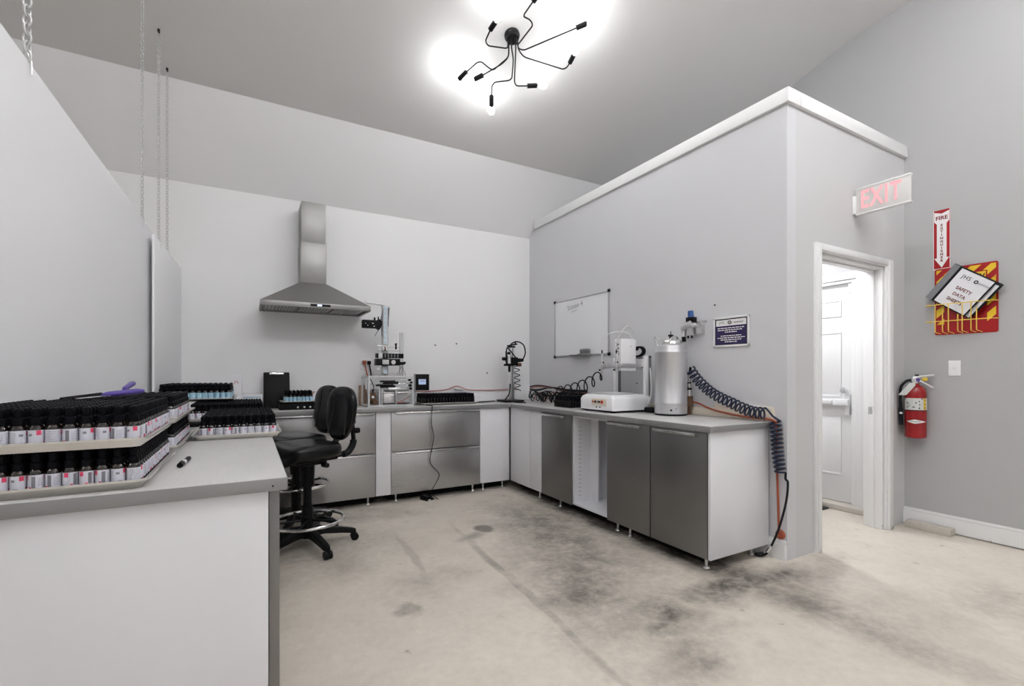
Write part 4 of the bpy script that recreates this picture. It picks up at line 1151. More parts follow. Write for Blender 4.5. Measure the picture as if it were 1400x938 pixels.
obj('strip_riser', MB().box(2.975, 3.01, 3.80, 4.20, 0.9215, 1.028, 0.002), 'white_plastic', t)
# rising coil of black hose
pts = []
A0, A1 = Vector((2.97, 4.28, 1.06)), Vector((2.86, 3.40, 1.25))
for i in range(97):
    f = i / 96
    a = 2 * PI * 6 * f
    c = A0.lerp(A1, f ** 0.9) + Vector((0, 0, -0.05 * math.sin(PI * f)))
    R = 0.045 + 0.02 * math.sin(PI * f)
    pts.append(c + Vector((0.012 * math.cos(a), R * math.cos(a) * 1.05, R * math.sin(a))))
tag(obj('coil_hose', MB().tube(pts, 0.0062, 8), 'rubber'), 'thin black coiled hose rising from the cables to the white robot', 'hose')
tag(obj('red_cable', MB().tube([(1.60, 5.10, 1.055), (1.80, 5.12, 1.052), (1.99, 5.12, 1.066), (2.12, 5.12, 1.104), (2.26, 5.12, 1.062), (2.5, 5.12, 1.052), (2.95, 5.12, 1.055)], 0.006, 8, 8), 'pinkhose'), 'thin red cable along the back wall above the tray of black bottles', 'cable')
tag(obj('air_fitting', MB().cyl((2.08, 5.10, 1.075), (2.19, 5.10, 1.06), 0.016, seg=12).box(2.11, 2.15, 5.085, 5.115, 1.055, 1.085, 0.003), 'alu'), 'metal air coupling lying behind the tray of black bottles', 'fitting')
tag(obj('grey_cord', MB().tube([(2.22, 4.85, 0.926), (2.4, 4.90, 0.927), (2.55, 4.98, 0.927)], 0.006, 8, 8), 'rubber'), 'dark cord on the back counter between the tray and dispenser', 'cord')
# foot pedal and its cord
t = thing('foot_pedal', 'small black foot pedal on the floor before the drawers', 'pedal', (1.545, 4.50, 0), math.radians(20))
obj('pedal_base', MB().prism([(-0.055, 0.0), (0.055, 0.0), (0.055, 0.03), (-0.055, 0.015)], -0.045, 0.045, 'yz'), 'black', t)
obj('treadle', MB().box(-0.038, 0.038, -0.045, 0.04, 0.035, 0.043, 0.003, rot=(0.2, 0, 0)), 'black', t)
obj('label_strip', MB().box(-0.03, 0.0, -0.058, -0.055, 0.004, 0.012), 'white_print', t)
tag(obj('pedal_cord', MB().tube([(1.60, 4.70, 0.925), (1.615, 4.56, 0.925), (1.606, 4.518, 0.928), (1.60, 4.503, 0.90), (1.595, 4.512, 0.75), (1.62, 4.51, 0.62), (1.60, 4.51, 0.50), (1.585, 4.515, 0.36), (1.67, 4.51, 0.25), (1.66, 4.50, 0.19), (1.585, 4.49, 0.07), (1.63, 4.48, 0.015), (1.64, 4.44, 0.006)], 0.004, 6, 6), 'rubber'), 'thin dark cord hanging over the steel drawers to the pedal', 'cord')

# ================================================================== WHITEBOARD
RW = math.radians(-90)
t = thing('whiteboard', 'whiteboard reading Station 4 on the grey partition wall', 'whiteboard', (3.128, 4.088, 1.76), (0, 0, RW))
hw, hh = 0.472, 0.315
obj('board', MB().box(-hw + 0.008, hw - 0.008, -0.010, 0.0, -hh + 0.008, hh - 0.008), 'whiteboard', t)
f = MB()
f.box(-hw, hw, -0.016, 0, hh - 0.012, hh, 0.002).box(-hw, hw, -0.016, 0, -hh, -hh + 0.012, 0.002).box(-hw, -hw + 0.012, -0.016, 0, -hh, hh, 0.002).box(hw - 0.012, hw, -0.016, 0, -hh, hh, 0.002)
fr = obj('frame', f, 'frame_alu', t)
for sx in (-1, 1):
    for sz in (-1, 1): obj('corner_cap', MB().box(sx * hw - 0.016, sx * hw + 0.016, -0.019, 0.0, sz * hh - 0.016, sz * hh + 0.016, 0.006), 'black', fr)
obj('pen_tray', MB().box(-0.11, 0.20, -0.07, -0.012, -hh - 0.006, -hh + 0.002, 0.002).box(-0.11, 0.20, -0.07, -0.066, -hh + 0.002, -hh + 0.01), 'grey_plastic', t)
lettering('lettering', 'Station 4', 0.078, 'grey_print', t, (-0.085, -0.0115, hh - 0.085), (PI / 2, -0.10, 0), bold=-0.0012)
obj('underline', MB().tube([(-0.14, -0.011, hh - 0.148), (-0.05, -0.011, hh - 0.130)], 0.0022, 5), 'grey_print', t)
t = thing('board_eraser', 'grey felt whiteboard eraser on the pen tray', 'eraser', (3.087, 3.96, 1.449), (0, 0, RW))
obj('eraser_body', MB().box(-0.065, 0.065, -0.025, 0.025, 0.02, 0.062, 0.012, seg=3), 'grey_plastic', t)
obj('felt_pad', MB().box(-0.062, 0.062, -0.024, 0.024, 0.0, 0.02), 'felt', t)
t = thing('board_marker', 'thin marker pen lying on the whiteboard tray left of the eraser', 'pen', (3.087, 4.11, 1.455), (0, 0, RW))
obj('barrel', MB().cyl((-0.05, 0, 0), (0.03, 0, 0), 0.0065, seg=10), 'white_plastic', t)
obj('cap', MB().cyl((0.03, 0, 0), (0.07, 0, 0), 0.007, seg=10), 'black', t)

# ================================================================== DISPENSING ROBOT
t = thing('dispensing_robot', 'white benchtop dispensing robot with gantry on the right counter', 'robot', (2.84, 3.2, 0.921), world=True)
bx0, bx1, by0, by1 = 2.615, 3.06, 2.985, 3.425
def base_loop(ins, z, r=0.03): return rrect((bx0 + bx1) / 2, (by0 + by1) / 2, (bx1 - bx0) / 2 - ins, (by1 - by0) / 2 - ins, r, z)
base = obj('base', MB().loft([base_loop(0.0, 0.938, 0.02), base_loop(0.0, 1.03, 0.02), base_loop(0.012, 1.055, 0.025), base_loop(0.035, 1.068, 0.03)]), 'white_plastic', t, ang=50)
for x in (bx0 + 0.05, bx1 - 0.05):
    for y in (by0 + 0.05, by1 - 0.05): obj('foot', MB().cyl((x, y, 0.9205), (x, y, 0.940), 0.022, seg=14), 'rubber', t)
obj('plinth', MB().box(bx0 + 0.012, bx1 - 0.012, by0 + 0.012, by1 - 0.012, 0.926, 0.939), 'black', t)
obj('control_plate', MB().box(2.6125, 2.615, 3.06, 3.255, 0.975, 1.035, 0.001), 'cream', base)
for k, (y, mm, r) in enumerate(((3.235, 'red_button', 0.007), (3.115, 'red_button', 0.014))):
    obj('button', MB().cyl((2.604, y, 1.008), (2.613, y, 1.008), r, seg=16), mm, base)
for y in (3.205, 3.175, 3.152):
    obj('switch', MB().box(2.608, 2.613, y - 0.008, y + 0.008, 0.998, 1.018, 0.001), 'black' if y != 3.175 else 'grey_plastic', base)
for y in (3.19, 3.145): obj('key_lock', MB().cyl((2.61, y, 0.962), (2.615, y, 0.962), 0.006, seg=10), 'black', base)
obj('work_table', MB().box(2.70, 2.93, 3.08, 3.36, 1.068, 1.082, 0.003), 'alu_paint', t)
obj('rail', MB().box(2.66, 2.98, 3.19, 3.25, 1.066, 1.074), 'alu', t)
for y0_, y1_ in ((3.0, 3.03), (3.385, 3.415)):
    p = obj('gantry_post', MB().box(2.998, 3.034, y0_, y1_, 1.05, 1.405, 0.003), 'white_plastic', t)
    obj('inner_rail', MB().box(3.034, 3.068, y0_ + 0.002, y1_ + 0.002, 1.05, 1.405), 'grey_plastic', p)
    m = MB()
    for zz in (1.395, 1.29):
        for x in (3.042, 3.060): m.cyl((x, y0_ - 0.003, zz), (x, y0_, zz), 0.006, seg=8)
    obj('bolt', m, 'black', p)
br = obj('bridge', MB().box(2.998, 3.034, 3.03, 3.385, 1.295, 1.395, 0.003), 'white_plastic', t)
obj('belt_slot', MB().box(2.995, 2.998, 3.03, 3.385, 1.382, 1.389).box(2.995, 2.998, 3.03, 3.385, 1.298, 1.305), 'black', br)
hd = obj('head', MB().box(2.75, 2.915, 3.03, 3.115, 1.275, 1.545, 0.004), 'white_plastic', t)
obj('carriage', MB().box(2.90, 2.998, 3.045, 3.115, 1.30, 1.38, 0.002), 'alu', t)
obj('grip_block', MB().box(2.72, 2.90, 3.02, 3.11, 1.30, 1.335, 0.002), 'alu', hd)
obj('screw', MB().cyl((2.855, 3.027, 1.48), (2.855, 3.03, 1.48), 0.004, seg=8), 'grey_plastic', hd)
me_ = lettering('lettering', 'ASG', 0.062, 'black_print', hd, (2.7492 - 2.84, 3.082 - 3.2, 1.46 - 0.921), (PI / 2, PI / 2, -PI / 2))
m = MB()
pts = [(2.94, 3.03 + 0.0, 1.41), (2.985, 3.04, 1.412), (2.985, 3.0, 1.415)]
loop = [(2.985, 3.17, 1.40), (2.985, 3.10, 1.402), (2.985, 3.05, 1.405), (2.985, 3.015, 1.425), (2.985, 3.01, 1.455), (2.985, 3.04, 1.478), (2.985, 3.085, 1.478), (2.985, 3.10, 1.46)]
for p in spline([Vector(q) for q in loop], 4):
    m.box(p.x - 0.016, p.x + 0.016, p.y - 0.010, p.y + 0.010, p.z - 0.008, p.z + 0.008, 0.003)
obj('cable_chain', m, 'black', t)
# dispensing valves hung before the head
vm = obj('valve_mount', MB().box(2.62, 2.76, 3.05, 3.07, 1.30, 1.325, 0.002).box(2.60, 2.63, 3.04, 3.075, 1.29, 1.34, 0.003).box(2.635, 2.74, 3.055, 3.07, 1.385, 1.392), 'alu', t)
for x, y in ((2.64, 3.15), (2.72, 3.06)):
    v = obj('valve', MB().cyl((x, y, 1.27), (x, y, 1.36), 0.013, seg=14).cyl((x, y, 1.36), (x, y, 1.42), 0.010, seg=14).cyl((x, y, 1.25), (x, y, 1.27), 0.008, 0.013, seg=12).box(x - 0.02, x + 0.02, y - 0.012, y + 0.012, 1.285, 1.325, 0.002), 'alu', t)
    for q in (((x, y, 1.42), (x, y, 1.45), 0.006), ((x - 0.02, y, 1.28), (x - 0.03, y, 1.28), 0.007), ((x, y - 0.02, 1.345), (x, y + 0.02, 1.345), 0.006)):
        obj('valve_knob', MB().cyl(*q, seg=10), 'black', v)
    obj('tube', MB().tube([(x, y, 1.45), (x + 0.005, y - 0.01, 1.54), (x + 0.06, y - 0.06, 1.60 + (0.05 if x > 2.7 else 0.0)), (x + 0.18, 3.04, 1.60), (2.90, 3.06, 1.545)], 0.004, 8, 8), 'clear_tube', v)
obj('tube', MB().tube([(3.04, 2.99, 1.30), (3.04, 2.975, 1.15), (3.03, 2.972, 1.05), (3.0, 2.968, 1.0), (2.995, 2.966, 0.985)], 0.007, 8, 6), 'clear_tube', t)
tag(obj('power_adapter', MB().box(2.93, 3.06, 2.86, 2.955, 0.9205, 0.965, 0.012, seg=3), 'black'), 'black power adapter on the counter between robot and steel tank', 'adapter')

# ================================================================== PRESSURE TANK
t = thing('pressure_tank', 'tall stainless steel pressure tank on the right counter', 'tank', (2.93, 2.66, 0.9205))
obj('base_ring', MB().lathe([(0.118, 0), (0.124, 0.002), (0.124, 0.012), (0.118, 0.014)], (0, 0, 0), 40), 'rubber', t)
P = [(0.118, 0.012), (0.123, 0.016), (0.123, 0.09), (0.125, 0.094), (0.125, 0.10), (0.123, 0.104), (0.123, 0.49), (0.125, 0.494), (0.125, 0.50), (0.123, 0.504), (0.123, 0.528), (0.118, 0.545), (0.10, 0.556), (0.095, 0.556)]
body = obj('body', MB().lathe(P, (0, 0, 0), 48), 'steel_tank', t)
obj('hole', MB().cyl((-0.0905, -0.086, 0.045), (-0.088, -0.0835, 0.045), 0.008, seg=12).cyl((-0.062, -0.1095, 0.056), (-0.06, -0.106, 0.056), 0.004, seg=8), 'dark_void', body)
lid = obj('lid', MB().lathe([(0.088, 0.55), (0.086, 0.575), (0.07, 0.595), (0.03, 0.607), (0, 0.609)], (0, 0, 0), 40), 'chrome', t)
obj('lid_knob', MB().cyl((0, 0, 0.605), (0, 0, 0.625), 0.012, seg=12).box(-0.022, 0.022, -0.010, 0.010, 0.622, 0.638, 0.004).cyl((0, 0, 0.638), (0, 0, 0.665), 0.003, seg=8), 'black', lid)
obj('clamp_bar', MB().tube([(-0.08, -0.05, 0.56), (-0.06, -0.06, 0.605), (0.0, -0.05, 0.622), (0.07, -0.01, 0.60), (0.09, 0.0, 0.56)], 0.006, 8, 6), 'chrome', lid)
obj('handle', MB().tube([(-0.085, 0.06, 0.555), (-0.10, 0.075, 0.61), (-0.105, 0.05, 0.615), (-0.09, 0.02, 0.558)], 0.005, 8, 6), 'chrome', t)

# air regulator on the wall behind the tank
t = thing('air_regulator', 'silver air regulator with blue knob on the grey wall above the tank', 'regulator', (3.06, 2.55, 1.55), world=True)
obj('wall_bracket', MB().box(3.09, 3.128, 2.50, 2.60, 1.56, 1.66, 0.003).box(3.05, 3.09, 2.45, 2.49, 1.645, 1.66), 'alu', t)
rg = obj('regulator_body', MB().box(3.03, 3.09, 2.545, 2.655, 1.60, 1.655, 0.006, rot=(-0.25, 0, 0)).cyl((3.06, 2.645, 1.545), (3.06, 2.645, 1.60), 0.022, seg=16).box(3.04, 3.08, 2.56, 2.60, 1.55, 1.61, 0.004), 'alu', t)
obj('shut_off', MB().box(3.035, 3.085, 2.535, 2.605, 1.655, 1.695, 0.004), 'black', rg)
obj('knob', MB().cyl((3.06, 2.573, 1.695), (3.06, 2.578, 1.745), 0.024, 0.021, seg=16), 'blue', rg)
obj('nozzle', MB().cyl((3.06, 2.64, 1.505), (3.06, 2.645, 1.545), 0.016, seg=12).cyl((3.06, 2.60, 1.53), (3.06, 2.60, 1.55), 0.008).cyl((3.06, 2.565, 1.53), (3.06, 2.565, 1.55), 0.008), 'black', rg)
obj('lever', MB().box(3.052, 3.06, 2.46, 2.55, 1.632, 1.642, 0.002, rot=(-0.35, 0, 0)), 'alu', rg)
tag(obj('wall_screw', MB().cyl((3.12, 2.405, 1.775), (3.131, 2.405, 1.775), 0.005, seg=8), 'black_metal'), 'tiny dark screw in the grey wall above the purple plaque', 'screw')
# quick-connect fitting and hoses
t = thing('air_coupling', 'stack of chrome and black air couplings behind the steel tank', 'fitting', (3.08, 2.602, 0.925), world=True)
obj('filter_bowl', MB().cyl((3.075, 2.602, 0.99), (3.075, 2.602, 1.07), 0.028, seg=16).cyl((3.075, 2.602, 0.9205), (3.075, 2.602, 0.99), 0.014, seg=12), 'brown', t)
obj('coupler', MB().cyl((3.075, 2.602, 1.07), (3.075, 2.602, 1.12), 0.022, seg=16).cyl((3.075, 2.602, 1.135), (3.075, 2.602, 1.17), 0.018, seg=16).cyl((3.075, 2.602, 1.18), (3.075, 2.60, 1.24), 0.014, seg=16), 'chrome', t)
obj('collar', MB().cyl((3.075, 2.602, 1.12), (3.075, 2.602, 1.135), 0.02, seg=14).cyl((3.075, 2.602, 1.17), (3.075, 2.602, 1.18), 0.017, seg=14).cyl((3.075, 2.60, 1.24), (3.07, 2.585, 1.30), 0.010, seg=12), 'black', t)

def coil(path, turns, R, r, ppt=14, seg=8, end=0.0):
    pts = spline([Vector(p) for p in path], 12)
    L = [0]
    for a, b in zip(pts, pts[1:]): L.append(L[-1] + (b - a).length)
    out = []
    n = turns * ppt
    k = 0
    for i in range(n + 1):
        s = L[-1] * i / n
        while k < len(L) - 2 and L[k + 1] < s: k += 1
        f = (s - L[k]) / max(1e-9, L[k + 1] - L[k])
        p = pts[k].lerp(pts[k + 1], f)
        t_ = (pts[k + 1] - pts[k]).normalized()
        u = t_.cross(Vector((1, 0, 0))).normalized()
        w = u.cross(t_).normalized()
        a = 2 * PI * i / ppt
        out.append(p + u * (R * math.cos(a)) + w * (R * math.sin(a)))
    return out
t = thing('coil_air_hose', 'navy coiled air hose sagging from the coupling and down past the counter end', 'hose', (3.05, 2.2, 0.95), world=True)
c1 = coil([(3.055, 2.575, 1.28), (3.055, 2.50, 1.195), (3.055, 2.37, 1.10), (3.055, 2.21, 1.035), (3.055, 2.06, 0.985), (3.055, 1.955, 0.98)], 19, 0.036, 0.006)
obj('coil', MB().tube(c1, 0.0068, 8), 'navy', t)
c2 = coil([(3.085, 1.905, 0.93), (3.085, 1.895, 0.85), (3.085, 1.885, 0.70), (3.085, 1.865, 0.59)], 12, 0.033, 0.006)
lk = [c1[-1], Vector((3.05, 1.93, 1.0)), Vector((3.06, 1.905, 0.965)), c2[0]]
obj('coil', MB().tube(spline(lk, 6) + c2[1:], 0.0068, 8), 'navy', t)
obj('tail', MB().tube([c2[-1], (3.08, 1.83, 0.555), (3.08, 1.815, 0.53), (3.08, 1.828, 0.40), (3.07, 1.87, 0.22), (3.06, 1.93, 0.06), (3.05, 1.97, 0.012), (3.02, 2.00, 0.012), (3.0, 1.985, 0.03), (3.03, 1.95, 0.04)], 0.0075, 8, 8), 'rubber', t)
obj('end_fitting', MB().cyl((3.062, 1.915, 0.095), (3.057, 1.942, 0.045), 0.011, seg=10), 'chrome', t)
tag(obj('orange_hose', MB().tube([(3.085, 2.60, 1.03), (3.10, 2.52, 1.01), (3.095, 2.44, 0.985), (3.095, 2.335, 0.962), (3.09, 2.126, 0.940), (3.095, 1.935, 0.934), (3.114, 1.912, 0.88), (3.118, 1.915, 0.70), (3.118, 1.905, 0.42), (3.12, 1.90, 0.22), (3.122, 1.897, 0.15)], 0.0075, 8, 8), 'orange'), 'orange hose from the coupling along the upstand and down the wall', 'hose')
tag(obj('hose_clip', MB().lathe([(0.0, 0.02), (0.028, 0.016), (0.033, 0.0)], (3.13, 1.893, 0.165), 16, (-1, 0, 0)), 'orange'), 'round orange escutcheon where the orange hose enters the wall', 'escutcheon')

# ================================================================== PURPLE PLAQUE
t = thing('plaque', 'purple notice plaque in a white frame on the grey partition', 'plaque', (3.128, 2.263, 1.561), (0, 0, RW))
hw, hh = 0.148, 0.112
obj('frame', MB().box(-hw, hw, -0.012, 0, hh - 0.014, hh, 0.002).box(-hw, hw, -0.012, 0, -hh, -hh + 0.014, 0.002).box(-hw, -hw + 0.014, -0.012, 0, -hh, hh, 0.002).box(hw - 0.014, hw, -0.012, 0, -hh, hh, 0.002), 'trim', t)
obj('print_panel', MB().box(-hw + 0.014, hw - 0.014, -0.008, 0, -hh + 0.014, hh - 0.014), 'plaque_purple', t)
obj('border', MB().box(-0.134, 0.134, -0.0095, -0.008, 0.093, 0.098).box(-0.134, 0.134, -0.0095, -0.008, -0.098, -0.094).box(-0.134, -0.129, -0.0095, -0.008, -0.098, 0.098).box(0.129, 0.134, -0.0095, -0.008, -0.098, 0.098), 'black_print', t)
obj('logo_band', MB().box(-0.124, 0.124, -0.009, -0.008, 0.045, 0.090), 'white_print', t)
lettering('logo_lettering', 'JHS', 0.028, 'grey_print', t, (-0.075, -0.0098, 0.069), spacing=1.2)
obj('logo_ring', MB().torus((-0.008, -0.0098, 0.068), 0.011, 0.0036, (0, 1, 0), 24, 6), 'black_print', t)
lettering('logo_word', 'optimized', 0.019, 'grey_print', t, (0.062, -0.0098, 0.068))
obj('rule', MB().box(-0.031, -0.029, -0.0098, -0.009, 0.055, 0.082), 'grey_print', t)
# the notice's small type: unreadable at this size, laid out as lines of words
rn = random.Random(5)
m = MB()
for z, x0, x1 in ((0.028, -0.112, 0.112), (0.013, -0.112, 0.100), (-0.002, -0.05, 0.05), (-0.030, -0.085, 0.085), (-0.045, -0.112, 0.112), (-0.060, -0.085, 0.085), (-0.075, -0.05, 0.05)):
    x = x0
    while x < x1 - 0.006:
        w = min(rn.uniform(0.010, 0.030), x1 - x)
        m.box(x, x + w, -0.0086, -0.008, z - 0.0032, z + 0.0032)
        x += w + 0.005
obj('text_lines', m, 'white_print', t, kind='stuff')

# ================================================================== EXIT SIGN
t = thing('exit_sign', 'red lit EXIT sign projecting above the white doorway', 'sign', (3.99, 1.85, 2.53), (0, 0, RW))
# local x runs from the wall towards the camera, -y faces the room
obj('panel', MB().box(0.018, 0.352, -0.016, 0.016, -0.092, 0.098, 0.005), 'exit_body', t)
obj('mount', MB().box(0.0, 0.02, -0.030, 0.030, -0.085, 0.05, 0.004), 'trim', t)
obj('edge_rail', MB().box(0.018, 0.354, -0.020, 0.020, 0.09, 0.102, 0.002), 'trim', t)
obj('edge_rail', MB().box(0.018, 0.354, -0.020, 0.020, -0.098, -0.088, 0.002), 'trim', t)
lettering('lettering', 'EXIT', 0.185, 'exit_red', t, (0.175, -0.0175, 0.002), extrude=0.001, sx=0.62, bold=0.003, spacing=1.1)
o = lettering('lettering', 'EXIT', 0.185, 'exit_red', t, (0.175, 0.0175, 0.002), (PI / 2, 0, PI), extrude=0.001, sx=0.62, bold=0.003, spacing=1.1)

# ================================================================== FIRE SIGN
t = thing('fire_sign', 'red FIRE EXTINGUISHER arrow sign on the right wall', 'sign', (4.799, 1.605, 2.312), (0, 0, RW))
obj('plate', MB().box(-0.053, 0.053, -0.003, 0, -0.235, 0.235), 'sign_red', t)
arrow = [(-0.046, 0.222), (0.0, 0.205), (0.046, 0.222), (0.046, 0.145), (0.030, 0.125), (0.030, -0.145), (0.046, -0.145), (0.0, -0.222), (-0.046, -0.145), (-0.030, -0.145), (-0.030, 0.125), (-0.046, 0.145)]
obj('arrow', MB().prism(arrow, -0.0042, -0.003), 'white_print', t)
lettering('lettering', 'FIRE', 0.042, 'sign_dark_red', t, (0, -0.0045, 0.170), extrude=0.0004, bold=0.0012)
for i, ch in enumerate('EXTINGUISHER'):
    lettering('letter', ch, 0.026, 'sign_dark_red', t, (0, -0.0045, 0.112 - i * 0.0255), extrude=0.0004, bold=0.001)
obj('outline', MB().box(-0.053, 0.053, -0.0036, -0.003, -0.236, -0.229).box(0.049, 0.053, -0.0036, -0.003, -0.229, 0.235).box(-0.053, -0.049, -0.0036, -0.003, -0.229, 0.235), 'white_print', t)

# ================================================================== RIGHT TO KNOW STATION
t = thing('notice_board', 'red and yellow striped notice board behind the binder', 'notice board', (4.799, 1.465, 1.817), (0, 0, RW))
hw, hh = 0.184, 0.262
m = MB().loft([rrect(0, 0, hw, hh, 0.015, 0.0), rrect(0, 0, hw, hh, 0.015, 0.004)])
bmesh.ops.rotate(m.bm, verts=m.bm.verts[:], cent=(0, 0, 0), matrix=Matrix.Rotation(PI / 2, 3, 'X'))
pl = obj('plate', m, 'sign_red', t)
def clip(x0, x1, z0, z1, s0, s1):
    """diagonal band between lines x+z=s0 and x+z=s1 clipped to a box, as a polygon"""
    pts = [(x0, z0), (x1, z0), (x1, z1), (x0, z1)]
    for sgn, lim in ((1, s1), (-1, -s0)):
        out = []
        for i in range(len(pts)):
            a, b = pts[i], pts[(i + 1) % len(pts)]
            fa, fb = lim - sgn * (a[0] - a[1] * -1 * -1 if False else a[0] - a[1]), lim - sgn * (b[0] - b[1])
            if fa >= 0: out.append(a)
            if fa * fb < 0:
                q = fa / (fa - fb)
                out.append((a[0] + (b[0] - a[0]) * q, a[1] + (b[1] - a[1]) * q))
        pts = out
        if len(pts) < 3: return None
    return pts
m = MB()
for s in [(-0.45 + 0.115 * k) for k in range(8)]:
    for bx in ((-hw + 0.012, hw - 0.012, 0.15, hh - 0.012), (-hw + 0.012, -hw + 0.06, -0.18, 0.147), (hw - 0.06, hw - 0.012, -0.18, 0.147)):
        pg = clip(*bx, s, s + 0.062)
        if pg: m.prism(pg, -0.0052, -0.004)
obj('stripes', m, 'sign_yellow', pl)
obj('title_plate', MB().box(-0.13, 0.125, -0.006, -0.0052, 0.125, 0.205), 'sign_red', pl)
obj('title_field', MB().box(-0.122, 0.117, -0.0066, -0.006, 0.130, 0.198), 'sign_yellow', pl)
lettering('lettering', 'KNOW', 0.05, 'black_print', t, (0.03, -0.0072, 0.162), extrude=0.0004, bold=0.001)
obj('pocket_field', MB().box(-0.115, 0.115, -0.0055, -0.004, -0.235, 0.115), 'sign_red', pl)
# yellow wire rack fixed to the board
t = thing('wire_rack', 'yellow wire rack holding the safety binder', 'rack', (4.79, 1.465, 1.70), (0, 0, RW))
m = MB()
for z, y in ((0.085, -0.115), (-0.045, -0.115)):
    m.tube([(-0.20, -0.005, z), (-0.20, y, z), (0.18, y, z - 0.005), (0.19, -0.005, z)], 0.0038, 6)
obj('rail', m, 'yellow_wire', t)
for x, z0, y in ((-0.14, 0.085, -0.115), (-0.06, 0.085, -0.115), (0.02, 0.085, -0.115), (0.10, 0.04, -0.115), (-0.10, 0.05, -0.10), (-0.01, 0.0, -0.10), (0.065, 0.085, -0.10)):
    obj('wire', MB().tube(fillet([(x, y, z0), (x, y, -0.13), (x, -0.006, -0.138)], 0.015), 0.0034, 6), 'yellow_wire', t)
# binder
t = thing('binder', 'black binder of safety data sheets tilted in the yellow rack', 'binder', (4.742, 1.457, 1.872), (math.radians(0), math.radians(38), RW))
# local: x along the covers, z along the spine, -y towards the room
obj('back_cover', MB().box(-0.165, 0.150, 0.018, 0.022, -0.147, 0.147, 0.001), 'binder', t)
fc = obj('front_cover', MB().box(-0.120, 0.128, -0.026, -0.022, -0.147, 0.147, 0.001), 'binder', t)
obj('cover_sheet', MB().box(-0.106, 0.118, -0.0275, -0.026, -0.138, 0.138), 'paper', fc)
sp = obj('spine', MB().box(-0.169, -0.165, -0.020, 0.022, -0.147, 0.147, 0.001).box(-0.165, -0.120, -0.026, -0.022, -0.147, 0.147, 0.001), 'binder', t)
obj('spine_sleeve', MB().box(-0.167, -0.124, -0.0275, -0.026, -0.145, 0.145), 'binder_spine', sp)
pg = obj('pages', MB().box(-0.155, 0.118, -0.014, 0.012, -0.138, 0.138, 0.001), 'paper', t)
obj('flap', MB().box(0.118, 0.165, -0.006, -0.003, -0.147, 0.147, 0.001).box(0.126, 0.15, -0.0075, -0.006, -0.12, 0.12), 'binder', t)
plabel(obj('loose_sheet', MB().box(0.122, 0.15, -0.010, -0.0076, -0.14, 0.128, 0.0005), 'paper', t), 'white sheet showing past the cover')
for i, s in enumerate(('SAFETY', 'DATA', 'SHEETS')):
    lettering('lettering', s, 0.033, 'dark_red_print', t, (0.004, -0.0285, 0.008 - 0.045 * i), extrude=0.0004, bold=0.0006)
lettering('logo_lettering', 'JHS', 0.040, 'black_print', t, (-0.04, -0.0285, 0.092), extrude=0.0004, spacing=1.1)
obj('logo_ring', MB().torus((0.028, -0.0285, 0.092), 0.010, 0.0035, (0, 1, 0), 24, 6), 'black_print', fc)
lettering('logo_word', 'optimized', 0.020, 'grey_print', t, (0.076, -0.0285, 0.092), extrude=0.0004)

# light switch
t = thing('wall_switch', 'white blank wall plate with small button on the right wall', 'switch', (4.80, 1.527, 1.291), (0, 0, RW))
obj('plate', MB().box(-0.037, 0.037, -0.007, 0, -0.06, 0.06, 0.003), 'white_plastic', t)
obj('button', MB().cyl((0, -0.010, 0.0), (0, -0.006, 0.0), 0.006, seg=14), 'gauge', t)

# ================================================================== FIRE EXTINGUISHER
t = thing('fire_extinguisher', 'red fire extinguisher hung on the right wall beside the doorway', 'extinguisher', (4.712, 1.742, 0.73), (0, 0, math.radians(-62)))
R_ = 0.070
body = obj('cylinder', MB().lathe([(0.0, 0.0), (0.060, 0.0), (R_, 0.008), (R_, 0.355), (0.064, 0.39), (0.045, 0.415), (0.024, 0.425), (0.022, 0.44), (0, 0.44)], (0, 0, 0), 40), 'red', t, ang=50)
def wrap(r, z0, z1, a0, a1, n=16):
    """thin curved sticker on the cylinder"""
    m = MB()
    v0 = [m.bm.verts.new((r * math.cos(a0 + (a1 - a0) * i / n), r * math.sin(a0 + (a1 - a0) * i / n), z0)) for i in range(n + 1)]
    v1 = [m.bm.verts.new((r * math.cos(a0 + (a1 - a0) * i / n), r * math.sin(a0 + (a1 - a0) * i / n), z1)) for i in range(n + 1)]
    for i in range(n): m.bm.faces.new((v0[i], v0[i + 1], v1[i + 1], v1[i]))
    return m
fa = -PI / 2
lb = obj('instruction_label', wrap(R_ + 0.0008, 0.228, 0.322, fa - 1.35, fa + 1.35), 'tag', body)
obj('class_strip', wrap(R_ + 0.0012, 0.23, 0.32, fa + 0.62, fa + 0.92, 6), 'sign_yellow', body)
m = MB()
rn = random.Random(2)
def onr(a, z, w, h, r=R_ + 0.0016):
    q = wrap(r, z - h, z + h, a - w, a + w, 2)
    me_t = bpy.data.meshes.new('t'); q.bm.to_mesh(me_t); q.bm.free(); m.bm.from_mesh(me_t); bpy.data.meshes.remove(me_t)
for a, z, w, h in ((-1.2, 0.315, 0.06, 0.004), (-0.9, 0.287, 0.10, 0.0025), (-0.85, 0.278, 0.12, 0.002), (-0.1, 0.285, 0.05, 0.006), (0.2, 0.297, 0.05, 0.005), (0.22, 0.27, 0.06, 0.004), (0.77, 0.305, 0.05, 0.006), (0.77, 0.275, 0.05, 0.006),
                   (0.77, 0.245, 0.05, 0.006), (-0.9, 0.25, 0.06, 0.005), (-0.3, 0.248, 0.12, 0.002), (-0.3, 0.254, 0.10, 0.002), (0.2, 0.243, 0.06, 0.006), (0.45, 0.316, 0.10, 0.003), (-0.75, 0.262, 0.08, 0.0025)):
    onr(fa + a, z, w, h)
obj('label_print', m, 'black_print', body)
obj('band', MB().torus((0, 0, 0.222), R_ - 0.001, 0.003, seg=40, sub=6), 'rubber', body)
